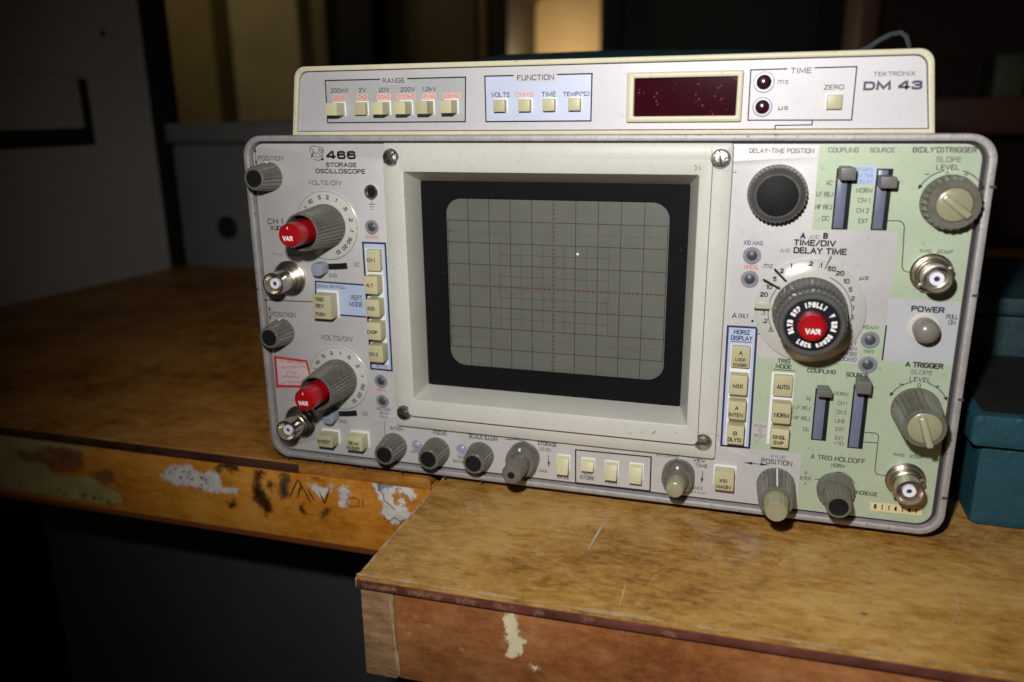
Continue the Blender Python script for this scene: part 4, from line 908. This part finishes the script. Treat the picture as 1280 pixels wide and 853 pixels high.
# ------------------------------------------------------------------ printing on the front panel
T('POSITION', 338, 198, 31, 6, INKG)
def arrow(px0, px1, head=2.2, w=.25, both=True, m=INK, d=Z3):
    a, b = P(*px0, d), P(*px1, d); dx, du = b[0]-a[0], b[1]-a[1]; l = math.hypot(dx, du); dx, du = dx/l, du/l
    stroke('printed_arrow', [a, b], w, d, m, panel)
    for (p, s) in (((b, 1), (a, -1)) if both else ((b, 1),)):
        sheet('printed_arrow', [(p[0], p[1]), (p[0]-s*dx*head-du*.55, p[1]-s*du*head+dx*.55), (p[0]-s*dx*head+du*.55, p[1]-s*du*head-dx*.55)], d+.03, m, panel)
arrow((318.5, 184), (320.5, 208)); arrow((336.5, 382), (338, 401)); arrow((930, 578.5), (961, 581.5), 3.2)
arrow((685.5, 569), (686, 583.5), both=False); arrow((878.5, 589), (877, 604), both=False)
# maker's emblem: screen outline with trace and a scribbled cord
for px in ([(387, 185), (391, 182.5), (397, 183.5), (403, 185), (404.5, 189), (403, 195), (397, 196.5), (390, 195), (387.5, 190), (387, 185)], [(389, 196), (392, 190), (396, 193), (400, 187), (404, 188)], [(388, 186), (392, 188), (391, 193), (389, 198)], [(392, 199), (397, 201), (403, 199), (402, 194)], [(398, 186), (403, 190), (399, 193)]):
    strokep('emblem_line', px, .42, Z3, INKF, panel)
sheetp('emblem_line', [(401, 198.5), (404.5, 197), (404.5, 200.5), (402, 201)], Z3, INKG, panel)
T('466', 426.3, 194, 37, 10.5, INK, bold=.035)
T('STORAGE', 426.5, 206.2, 38.5, 5.6, INK, bold=.015)
T('OSCILLOSCOPE', 425.5, 214.3, 62, 5.8, INK, bold=.015)
T('VOLTS/DIV', 406, 228.7, 42, 5.8, INKG); T('VOLTS/DIV', 421, 423, 40, 6, INKG)
T('CH 1', 344, 277, 19, 7, INK)
q = rectp((338, 282.5), (352, 288), Z2); sheet('black_tab', [(q[0], q[2]), (q[1], q[2]), (q[1], q[3]), (q[0], q[3])], Z2, INK, panel); T('OR X', 345, 285.2, 11, 3.6, INKW)
T('1MΩ  20pF', 359, 319, 37, 4, INKF); T('1MΩ', 366, 501, 14, 3, INKF)
T('DC', 446, 331, 7, 5, INKG); T('GND', 416, 344.5, 10, 5, INKG); T('DC', 457, 517.5, 6.5, 4.5, INKG); T('GND', 429, 527, 9.5, 4.5, INKG)
strokep('printed_line', [(464.5, 248), (464.8, 255.5)], .25, Z3, INK, panel)
for y, w in ((255.5, 4.2), (258.8, 2.8), (262.2, 1.2)): strokep('printed_line', [(464.8-w, y), (464.8+w, y)], .25, Z3, INK, panel)
T('UNCAL', 465, 296.3, 17, 4, INKR); T('UNCAL', 476.5, 487.3, 11, 3.6, INKR)
T('20MHz BW PULL', 414, 358.5, 36, 4, NAVY); T('VERT', 445.3, 372.5, 15, 6, NAVY); T('MODE', 445, 380.5, 17, 6, NAVY)
T('X-Y', 477, 458.5, 14, 4, NAVY)
strokep('printed_line', [(328, 375), (391, 377.5)], .4, Z3, INK, panel)
T('POSITION', 354.5, 393.5, 30, 6, INKG)
T('BALANCE', 479.5, 511.5, 17, 3.6, INKG); T('BEAM', 480, 516.7, 11, 3.4, INKG); T('GAIN', 480, 521.6, 11, 3.4, INKG)
strokep('printed_line', [(480.5, 526), (481, 547)], .25, Z3, INK, panel)
T('INTEN', 496, 536.3, 16, 4.4, INK); T('FOCUS', 550, 541.3, 16.5, 5, INK); T('SCALE ILLUM', 604, 547, 36, 5.5, INK)
T('ASTIG', 520, 565, 12, 3.6, INKG); T('TRACE', 577, 572, 11, 3.4, INKG); T('ROTATION', 574, 577.3, 15, 3.4, INKG)
strokep('printed_line', [(632, 549.5), (645, 549.5), (655, 551.5), (659, 553.5)], .3, Z3, INK, panel)
T('STORAGE', 684, 555.3, 24, 5, INK); T('LEVEL', 682, 562, 16, 4, INKG); T('MAX', 678.5, 588.8, 11, 4, INKG); T('SAVE', 703.5, 596.5, 15, 4.5, INK)
T('NON', 733.5, 591.5, 12, 4, INK); T('STORE', 734, 597.5, 18, 4.6, INK); T('PERS', 764.5, 603, 14, 4.6, INK); T('FAST', 793, 604.5, 13, 4, INK)
T('AUTO ERASE', 834, 570, 29, 3.2, INKG); T('VIEW', 874, 576, 15, 4.4, INK); T('TIME', 877, 582.5, 15, 4.4, INK); T('MAX', 872, 610.3, 13, 4.4, INKG); T('ERASE', 873, 616, 18, 3, INKF)
T('DELAY-TIME POSITION', 977, 188.5, 81, 6, INKG); T('COUPLING', 1054.5, 187.8, 38, 6, INKG); T('SOURCE', 1103, 187.8, 31, 6, INKG)
T("B(DLY'D)TRIGGER", 1181, 187.5, 80, 7.4, INK); T('SLOPE', 1186, 199.5, 32, 7, INKF, bold=.01); T('LEVEL', 1185, 209.3, 29, 6.5, INK)
T('0', 1184, 217.6, 4, 5.5, INK); T('-', 1159, 218, 6, 1, INK); T('+', 1208, 218.3, 6, 5.5, INK)
for (ax_, au, a0, a1) in ((279.2, 126.4, 105, 150), (279.2, 126.4, 75, 30), (277.6, 50.6, 105, 150), (277.6, 50.6, 75, 30)):
    r = 11.0 if au > 100 else 10.3
    pts = circle(ax_, au, r, 14, min(a0, a1), max(a0, a1)); stroke('printed_arc', pts, .3, Z3, INK, panel)
    an = math.radians(a1); ex, eu = ax_+r*math.cos(an), au+r*math.sin(an); sg = 1 if a1 > a0 else -1
    tx, tu = -math.sin(an)*sg, math.cos(an)*sg
    sheet('printed_arrow', [(ex+tx*1.6, eu+tu*1.6), (ex-tu*.75, eu+tx*.75), (ex+tu*.75, eu-tx*.75)], Z3+.03, INK, panel)
for s, x, y, w in (('AC', 1036.5, 228.7, 8), ('LF REJ', 1031, 243, 21), ('HF REJ', 1029.5, 259, 21), ('DC', 1032, 273.3, 9), ('NORM', 1080.5, 238.3, 20), ('CH 1', 1080, 250.7, 15), ('CH 2', 1078.5, 263.5, 16), ('EXT', 1079, 276.5, 12)):
    T(s, x, y, w, 6, INKG)
for s, y in (('STARTS', 212.5), ('AFTER', 219.8), ('DELAY', 227)): T(s, 1081.5, y, 20, 5.4, INKB)
strokep('printed_line', [(1109, 276), (1124, 276.3), (1128, 278), (1130.5, 283), (1129, 310), (1127.5, 334), (1130, 339), (1138, 341)], .3, Z3, INK, panel)
T('1MΩ  20pF', 1170.5, 315, 43, 5.6, INKG)
T('A', 1003.8, 295, 7, 7.5, INK, bold=.03); T('AND', 1018, 296.3, 12, 5, INKF); T('B', 1032, 295, 6, 7.5, INK, bold=.03)
T('TIME/DIV', 1018.5, 304, 53, 7.8, INK, bold=.02); T('AND', 981.5, 313.3, 12, 5, INKF); T('DELAY TIME', 1025.3, 314, 67, 8, INK, bold=.02)
T('X10 MAG', 941.5, 303.8, 24, 5.6, INKG); T('UNCAL', 939.5, 333.8, 18, 5.4, INKR); T('ms', 960, 332.8, 12, 5, INK, shear=.2); T('µs', 1080, 348.5, 12, 6, INK, shear=.2)
T('A', 918, 394.5, 6, 7, INK); T('ONLY', 929.5, 395, 13, 5.5, INKG); sheetp('printed_dot', circle(940.5, 401.5, 1.6, 12), Z3, INK, panel)
strokep('printed_line', [(946.5, 417.5), (962, 418.5)], .3, Z3, INK, panel)
q = rectp((961, 416), (973, 422.5), Z2); sheet('black_tab', [(q[0], q[2]), (q[1], q[2]), (q[1], q[3]), (q[0], q[3])], Z2+.02, INK, panel); T('X-Y', 967, 419.2, 9, 4.4, INKW, d=Z3+.04)
strokep('printed_line', [(971, 433), (977, 427)], .25, Z3, INK, panel)
T('HORIZ', 927.5, 415.5, 20, 5.8, NAVY, bold=.01); T('DISPLAY', 927, 423, 27, 5.8, NAVY, bold=.01)
T('TRIG', 980, 451.5, 16, 5.6, INK, bold=.01); T('MODE', 979.5, 458.3, 20, 5.6, INK, bold=.01)
for s, y in (('PUSH', 533), ('TO', 539), ('RESET', 545)): T(s, 950, y, 15 if s != 'TO' else 6, 4.4, INKF)
T('COUPLING', 1027, 464.3, 36, 5.4, INK, bold=.01); T('SOURCE', 1071.5, 469, 28, 5.6, INK, bold=.01)
for s, x, y, w in (('AC', 1011, 498.3, 7), ('LF REJ', 1003, 510, 20), ('HF REJ', 1002, 523, 21), ('DC', 1007.5, 537, 7.5), ('NORM', 1051.5, 492.5, 18), ('CH 1', 1053, 504.3, 12), ('CH 2', 1052, 515.6, 12.5), ('LINE', 1050, 526.5, 13), ('EXT', 1050, 537, 11), ('EXT', 1049, 548, 11), ('÷10', 1048.5, 554.3, 12)):
    T(s, x, y, w, 4.8, INKG)
strokep('printed_line', [(1079, 540.5), (1094, 541.5), (1098, 544), (1098, 548), (1093.5, 588), (1096, 593), (1108, 595)], .28, Z3, INK, panel)
strokep('printed_line', [(1077, 552.5), (1097.5, 554)], .28, Z3+.02, INK, panel)
T('A TRIGGER', 1155.5, 456.8, 48, 7, INK, bold=.02); T('SLOPE', 1152, 465.8, 28, 6, INKF, bold=.01); T('LEVEL', 1150.5, 474.8, 27, 6, INK); T('0', 1149, 482, 4, 5.5, INK); T('-', 1126.5, 480.5, 6, 1, INK); T('+', 1172, 483.5, 6, 5, INK)
T('A TRIG HOLDOFF', 1047.5, 574, 69, 6, INK); T('NORM', 1047.5, 582.3, 17, 4.6, INK)
T('B', 1007.5, 591.5, 3, 4, INKG); T('ENDS', 1007, 598, 14, 4.4, INKG); T('A', 1007, 604.3, 3.5, 4, INKG); T('INCREASE', 1083.5, 617, 27, 5, INK)
strokep('printed_line', [(1018, 599), (1024, 599.5), (1029, 603)], .28, Z3, INK, panel)
strokep('printed_line', [(1045.5, 602), (1046, 590), (1054, 591), (1062, 596), (1069, 605)], .28, Z3, INK, panel)
T('1MΩ  20pF', 1136, 570.5, 40, 5, INKG)
T('FINE', 973, 571.5, 18, 4.6, INKF); T('POSITION', 971, 578, 39, 6.2, INK)
T('POWER', 1160, 387, 42, 7.5, INK, bold=.025); T('PULL', 1190.5, 396.3, 15, 5.8, INK); T('ON', 1190, 403.5, 9, 5.8, INK)
T('READY', 1089, 409.5, 20, 4.6, INKG); T("TRIG'D", 1086, 439.5, 14, 4, INKG)
for s, y, w in (('A', 422.3, 5), ('ONLY', 429.3, 14), ('WHEN', 436, 17), ('KNOBS', 442.5, 20), ('LOCKED', 449.2, 24)): T(s, 1071-w/2, y, w, 5, INKG)
# paper calibration sticker and serial tape
ST = PD+.25
sheetp('calibration_sticker', [(342, 445), (384, 450.5), (388.5, 468), (386.5, 485), (345, 484.5)], ST, mat('sticker_red', (.46, .03, .03), .6), panel)
sheetp('calibration_sticker', [(345.5, 448.5), (382, 453), (386, 468.5), (383, 482), (348, 481)], ST+.06, STICK, panel)
SI = mat('pen_ink', (.09, .06, .09), .6)
T('CALIBRATION', 364, 452.5, 30, 3, mat('sticker_red', (.46, .03, .03)), d=ST+.12)
rs = random.Random(5)
for y, x0, x1, amp in ((459, 350, 382, 2.0), (466.5, 357, 372, 2.4), (471.5, 352, 376, 1.6), (478, 352, 382, 1.8)):
    pts = []
    x = x0
    while x < x1: pts.append((x, y+rs.uniform(-amp, amp))); x += rs.uniform(.7, 1.6)
    strokep('pen_writing', pts, .2, ST+.12, SI, panel)
sheetp('serial_tape', [(1088, 627.5), (1152, 634), (1152, 645), (1088, 638.5)], ST, SERIAL, panel)
for i, ch in enumerate('8114141'): T(ch, 1094+i*8.5, 633.2+i*.95, 3.6 if ch != '1' else 2.2, 6, INK, d=ST+.08, bold=.02)

# ------------------------------------------------------------------ digital multimeter on top
dm = empty('digital_multimeter', 147, HT, -200, 'slim cream digital multimeter marked DM 43 sitting on top of the oscilloscope', 'multimeter')
DD = -6.0
B0 = HT-.2
def trap(i, r=5.2, low=B0):
    x0b, x1b, x0t, x1t, ut = 21.9+i, 272.8-i, 25.2+i, 269.7-i, 177.2-i
    u0 = low
    pts = [(x1b, u0)]
    def arc(cx, cu, a0, a1): return [(cx+r*math.cos(math.radians(a0+(a1-a0)*k/8)), cu+r*math.sin(math.radians(a0+(a1-a0)*k/8))) for k in range(9)]
    pts += arc(x1t-r+.35, ut-r, 6, 90)+arc(x0t+r-.35, ut-r, 90, 174)
    pts += [(x0b, u0)]
    return pts
prism('case', trap(.4), -420, DD-3, CREAMF, dm)
frame('case_frame', trap(0), trap(2.0, 4.2, B0+1.6), DD-3.2, DD+.6, CREAMF, dm, .5)
prism('panel_gap', trap(1.6, 4.2, B0+1.4), DD-2.5, DD-.75, DARKGAP, dm)
dpanel = prism('meter_panel', trap(2.35, 4.0, B0+1.9), DD-2, DD-.4, DMPANEL, dm)
DP = DD-.4
def DT(s, cx, cy, w, h, m=INK, bold=0., shear=0., parent=None): return T(s, cx, cy, w, h, m, parent or dpanel, bold, DP+.16, shear)
sheetp('grey_zone', [(406.5, 101), (582, 96.5), (581.5, 152.5), (409.5, 153.7)], DP+.08, LGREY, dpanel)
strokep('printed_line', [(475, 99.3), (406.5, 101), (409.5, 153.7), (581.5, 152.3), (582, 96.6), (509, 98.5)], .5, DP+.14, INK, dpanel)
sheetp('blue_zone', [(606, 95.5), (740, 92.3), (738.5, 151.3), (607.5, 152.3)], DP+.08, mat('print_pale_blue', (.52, .57, .72), .45, .15, .04, 50), dpanel)
strokep('printed_line', [(642, 94.7), (606, 95.5), (607.5, 152.3), (738.5, 151.3), (740, 92.3), (696, 93.4)], .5, DP+.14, INK, dpanel)
strokep('printed_line', [(984, 86.2), (938.5, 87.7), (935, 150.5), (1064.5, 150.2), (1071, 83.5), (1018, 85)], .4, DP+.14, INK, dpanel)
strokep('printed_line', [(968.5, 163), (969, 157), (1015, 156.3), (1015.5, 150.7)], .35, DP+.16, INK, dpanel)
sheetp('printed_zone', [(476, 95.5), (508.5, 94.8), (508.5, 105.5), (476, 106)], DP+.11, DMPANEL, dpanel)
sheetp('printed_zone', [(643, 90.5), (695.5, 89.5), (695.5, 102), (643, 103)], DP+.11, DMPANEL, dpanel)
DT('RANGE', 492, 101, 28, 6.4, INK); DT('FUNCTION', 669.5, 97, 46, 7, INK); DT('TIME', 1001.5, 88.3, 26, 7, INKG)
for s, x, y, w in (('200mV', 424.5, 113.2, 22), ('2V', 453, 112.8, 9), ('20V', 480, 112.4, 13), ('200V', 509.5, 112, 18), ('1.2kV', 536.5, 111.5, 17.5)): DT(s, x, y, w, 5.4, INK)
for s, x, y, w in (('200Ω', 424.5, 122, 16), ('2kΩ', 453, 121.6, 11), ('20kΩ', 480, 121.2, 15.5), ('200kΩ', 507.5, 121, 21), ('2MΩ', 536, 120.5, 15), ('20MΩ', 565, 120, 19)):
    sheetp('pink_zone', [(x-w/2-1, y-3.8), (x+w/2+1, y-3.9), (x+w/2+1, y+3.6), (x-w/2-1, y+3.8)], DP+.11, PINK, dpanel)
    DT(s, x, y, w, 5, INKR)
def dbutton(px, py, w, h, L, slot=.55):
    q = P(px, py, DP)
    box('button_slot', q[0]-w/2-slot, q[0]+w/2+slot, q[1]-h/2-slot*.6, q[1]+h/2+slot, DP+.05, DP+.4, WHITE, dm, .1)
    box('push_button', q[0]-w/2, q[0]+w/2, q[1]-h/2, q[1]+h/2, DP-.3, DP+L, CREAM, dm, .3)
for i, (x, y) in enumerate(((425, 136.8), (453.5, 136), (481, 135.5), (508.5, 135), (535.3, 134.5), (565, 133.5))):
    dbutton(x, y, 4.9, 5.0, 7.5 if i not in (1,) else 3.0)
for x, y in ((626.5, 132.5), (657.5, 132), (687.8, 131.3), (719.5, 130.7)): dbutton(x, y, 4.7, 4.6, 3.2)
dbutton(1042.5, 127.5, 5.0, 5.0, 2.2)
for s, x, y, w, m_ in (('VOLTS', 625.5, 118.7, 23, INK), ('OHMS', 655.5, 118.4, 23, INKO), ('TIME', 686, 118, 18, INK), ('TEMP(°C)', 720.5, 117.6, 33, INK)): DT(s, x, y, w, 6, m_)
DT('ms', 979, 102.8, 13, 5, INKG); DT('µs', 979, 136, 12, 6, INKG); DT('ZERO', 1042.5, 109.2, 25, 6, INK)
DT('TEKTRONIX', 1118, 92.4, 52, 5.6, INKG); DT('DM 43', 1116.3, 107, 74, 11.5, mat('ink_indigo', (.045, .04, .09), .5), .035)
# display window
wx = rrect(*[P(785, 91, DP)[0], P(930, 89, DP)[0], P(930, 152, DP)[1], P(860, 89.5, DP)[1]], .5, 4)
wi = rrect(*[P(794, 99, DP)[0], P(922.5, 95, DP)[0], P(922.5, 144.5, DP)[1], P(860, 97, DP)[1]], .4, 4)
dfr = frame('display_frame', wx, wi, DP-.2, DP+2.2, CREAMF, dm, .5)
sheet('display_window', grow(wi, .3), DP+.3, DISP, dfr)
lamp(955, 103, 3.6, LEDRING, LEDRED, dm, DP, .74); lamp(953, 134, 3.4, LEDRING, LEDRED, dm, DP, .76)

# ------------------------------------------------------------------ things around
# teal pouch lying on the multimeter, with a cord loop
pouch = empty('accessory_pouch', 140, 177, -200, 'dark teal vinyl pouch lying on top of the multimeter', 'pouch')
rings = []
prof = [(30, 177.3, 181), (45, 177.3, 186), (70, 177.3, 189.3), (130, 177.3, 189.8), (200, 177.3, 188.2), (235, 177.3, 185.2), (262, 177.3, 181)]
for x, b, t in prof:
    rings.append([(x, b, -150), (x, (b+t)/2, -146), (x, t, -156), (x, t+1.0, -200), (x, t, -250), (x, (b+t)/2, -262), (x, b, -258)])
bagb = loft('pouch_body', rings, TEALD, pouch, True, True, auto=80)
box('flap_edge', 48, 250, 180.5, 182.0, -149.5, -145.5, TEALD, pouch, .5)
def tube(name, pts, r, m, parent=None, seg=8):
    rings = []
    for i, p in enumerate(pts):
        a = Vector(pts[max(0, i-1)]); b = Vector(pts[min(len(pts)-1, i+1)]); t = (b-a).normalized()
        s = t.cross(Vector((0, 0, 1))); s = s.normalized() if s.length > .01 else Vector((1, 0, 0)); q = s.cross(t)
        rings.append([tuple(Vector(p)+s*r*math.cos(2*math.pi*k/seg)+q*r*math.sin(2*math.pi*k/seg)) for k in range(seg)])
    return loft(name, rings, m, parent, True, True)
cord = tube('cord', [(236, 178.6, -120)]+[(P(x, y, -120)[0], P(x, y, -120)[1], -120) for x, y in ((1070, 66), (1085, 60), (1100, 50), (1114, 43), (1126, 41), (1133, 46), (1136, 56), (1137, 66))]+[(266, 178.8, -120)], 1.3, mat('cord_grey', (.05, .065, .068), .5), None)
cord['label'] = 'dark looped cord standing up at the right end of the multimeter top'; cord['category'] = 'cord'

# teal metal case at the right
tc_ = empty('metal_case', 360, TH, -80, 'teal hammered-metal case with rounded lid beside the oscilloscope', 'case')
prism('case_body', rrect(305.5, 470, TH, 31, 4, 6, (4, 4, 3, 3)), -104, -22, TEAL, tc_, 3)
lid = prism('lid', rrect(300.5, 474, 31.4, 44.8, 3.0, 6), -106, -17, TEAL, tc_, 2.5)
prism('lid_recess', rrect(304.5, 470, 43.0, 45.1, .4, 3), -103, -20.5, BLACKM, tc_)
tk = empty('storage_box', 420, TH, -170, 'dark teal box standing behind the teal metal case', 'box')
prism('box_body', rrect(319, 500, TH, 62, 5, 6), -230, -114, TEALD, tk, 3)
prism('box_lid', rrect(317, 502, 62.3, 71, 3, 6), -232, -112, TEALD, tk, 2)

# pale cabinet at the left, face turned to the desk
cab = empty('pale_cabinet', -500, TH, -320, 'pale grey metal cabinet with protruding plate standing on the left desk', 'cabinet')
ca, cb = Vector((-420, -225)), Vector((-395.5, -420)); cdv = (cb-ca).normalized(); cn = Vector((-cdv.y, cdv.x))
if cn.x < 0: cn = -cn
def cp(t, o): p = ca+cdv*t+cn*o; return (p.x, p.y)
def cbox(name, t0, t1, o0, o1, u0, u1, m, parent, bev=.8):
    A, B, C_, D = cp(t0, o0), cp(t1, o0), cp(t1, o1), cp(t0, o1)
    return hexa(name, [(A[0], u0, A[1]), (B[0], u0, B[1]), (C_[0], u0, C_[1]), (D[0], u0, D[1])], [(A[0], u1, A[1]), (B[0], u1, B[1]), (C_[0], u1, C_[1]), (D[0], u1, D[1])], m, parent, bev)
TL_ = (cb-ca).length
cbox('cabinet_body', -200, TL_, -300, 0, TH, 480, CABW, cab, 2)
cbox('edge_shade_strip', TL_+.2, TL_+42, -298, -6, TH, 478, BLACKM, cab, 1)  # black strip added for the shadowed gap past the cabinet edge
cbox('handle_plate', -60, TL_-86, 1, 4, 147, 194, CABW, cab, 1)
cbox('plate_shadow', -70, TL_-74, .2, .9, 131, 192, BLACKM, cab, .1)  # black sheet painting the plate's cast shadow below and beside it
q = cp(TL_-48, .6); lathe('screw_hole', 0, 0, [(3, 0), (3, .5), (.05, .5)], BLACKM, cab, seg=16).matrix_basis = Matrix.Translation(W(q[0], 234.5, q[1])) @ Matrix.Rotation(math.radians(97), 4, 'Z')

# blue-grey case behind on the desk
cs = empty('instrument_case', -230, TH, -520, 'blue-grey lidded instrument case with round hole behind the oscilloscope', 'case')
prism('case_body', rrect(-392, -80, TH, 128, 4, 6), -640, -440, CASEG, cs, 2)
prism('lid', rrect(-396, -76, 130, 149.5, 3, 6), -644, -436, mat('case_lid_grey', (.19, .19, .175), .5), cs, 2)
prism('lid_gap', rrect(-390, -82, 127, 131, .5, 3), -638, -442, BLACKM, cs)
lathe('round_hole', -333, 40.5, [(12.5, -440.5), (12.5, -439.6), (11.5, -439.3), (.05, -439.3)], BLACKM, cs)

# dark cabinet under the desk
uc = empty('under_desk_cabinet', -60, FLOOR, -200, 'plain dark grey metal cabinet standing under the desk', 'cabinet')
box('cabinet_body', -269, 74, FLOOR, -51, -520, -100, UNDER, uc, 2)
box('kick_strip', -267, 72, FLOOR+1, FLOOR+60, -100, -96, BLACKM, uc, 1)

# far background, out of focus
def farp(px, py, d): return P(px, py, d)
cu1 = empty('tall_cupboard', -1600, FLOOR, -2300, 'tall olive cupboard with a pale vertical door strip in the far background', 'cupboard')
D_ = -2200
def fbox(name, tl, br, d, th, m, parent, bev=4, u0=None, u1=None):
    a = P(*tl, d); b = P(*br, d); return box(name, a[0], b[0], u0 if u0 is not None else b[1], u1 if u1 is not None else a[1], d-th, d, m, parent, bev)
OL = mat('olive_paint', (.34, .27, .12), .45, 0, .15, 5); OLP = mat('olive_pale', (.52, .45, .26), .4, 0, .12, 6)
fbox('door', (150, 0), (282, 200), D_, 300, OL, cu1, 4, FLOOR, 900)
fbox('door', (284, 0), (385, 200), D_, 300, OLP, cu1, 4, FLOOR, 900)
fbox('side_post', (387, 0), (418, 200), D_-20, 280, mat('olive_dark', (.20, .16, .08), .5, 0, .2, 6), cu1, 4, FLOOR, 900)
post = fbox('dark_post', (420, 0), (474, 200), D_+60, 120, BLACKM, None, 4, FLOOR, 1200); post['label'] = 'black post between the olive cupboard and the dark panel far behind'; post['category'] = 'post'
pn = fbox('room_divider', (476, 0), (598, 200), D_-60, 60, mat('panel_brown', (.16, .125, .065), .6, 0, .2, 5), None, 4, FLOOR, 1000); pn['label'] = 'dark brown-green upright panel beside the warm glow'; pn['category'] = 'panel'
win = empty('added_alcove', -300, 300, -2300, 'added alcove whose hidden lamp makes the soft warm glow above the multimeter', 'alcove')  # niche shape added so the glow fades softly towards the top
a = P(637, 0, D_); b = P(751, 58, D_)
box('back_board', a[0]-20, b[0]+20, b[1]-160, a[1]+200, D_-310, D_-300, mat('alcove_tan', (.62, .44, .22), .6, 0, .1, 6), win, 2)
frame('alcove_frame', rrect(a[0]-60, b[0]+60, b[1]-150, a[1]+190, 10, 6), rrect(a[0], b[0], b[1]-70, a[1]+40, 30, 6), D_-299, D_+20, mat('frame_dark', (.03, .024, .016), .6), win, 6)
al = bpy.data.lights.new('hidden_glow_lamp', 'POINT'); ao = bpy.data.objects.new('hidden_glow_lamp', al); col.objects.link(ao)  # unseen lamp added below the opening to light the back board
al.energy = 2.3; al.color = (1, .80, .52); al.shadow_soft_size = .03; ao.location = W((a[0]+b[0])/2-25, b[1]-48, D_-60)
fbox('wood_jamb', (598, 0), (608, 60), D_+24, 40, mat('jamb_brown', (.40, .22, .08), .5), win, 3, b[1]-110, a[1]+80)
pn2 = fbox('room_divider', (756, 0), (1010, 200), D_-30, 60, mat('panel_black_brown', (.060, .055, .045), .6, 0, .3, 4), None, 4, FLOOR, 1100); pn2['label'] = 'wide nearly black panel far behind the multimeter display'; pn2['category'] = 'panel'
sh = empty('shelf_unit', 600, FLOOR, -1300, 'dark red-brown wooden shelf unit behind the teal case', 'shelf')
SD_ = -1250
RB = mat('shelf_red_brown', (.16, .045, .02), .5, 0, .25, 8, stretch=(.3, 1, 2))
a = P(1090, 130, SD_); b = P(1400, 180, SD_)
x0s, x1s = a[0], b[0]+200
for (y0, y1) in ((122, 168), (330, 362)):
    uu1 = P(1250, y0, SD_)[1]; uu0 = P(1250, y1, SD_)[1]
    box('shelf_board', x0s, x1s, uu0, uu1, SD_-340, SD_, RB, sh, 3)
box('upright', x0s-30, x0s-1, FLOOR, 700, SD_-350, SD_-10, RB, sh, 3)
box('upright', x1s+1, x1s+30, FLOOR, 700, SD_-350, SD_-10, RB, sh, 3)
box('back_board', x0s, x1s, FLOOR, 690, SD_-370, SD_-352, mat('shelf_back', (.05, .02, .012), .7), sh, 2)
yy = P(1250, 122, SD_)[1]
for (px, w, h, colr, lab) in ((1240, 60, 70, (.10, .12, .05), 'small olive box standing on the red-brown shelf'), (1275, 90, 45, (.10, .07, .05), 'low dark brown box standing on the red-brown shelf')):
    q = P(px, 120, SD_-60)
    e = box('small_box', q[0], q[0]+w, yy+.3, yy+h, SD_-160, SD_-60, mat('sb%d' % px, colr, .5), None, 3); e['label'] = lab; e['category'] = 'box'
b2 = empty('wall_board', 200, 300, -2300, 'brown framed board high on the far wall', 'board')
fbox('board', (1085, -60), (1122, 30), D_-300, 30, mat('board_brown', (.20, .11, .05), .6), b2, 3)
fbox('pale_strip', (1148, -60), (1158, 26), D_-290, 20, mat('strip_pale', (.40, .34, .25), .5), b2, 3)
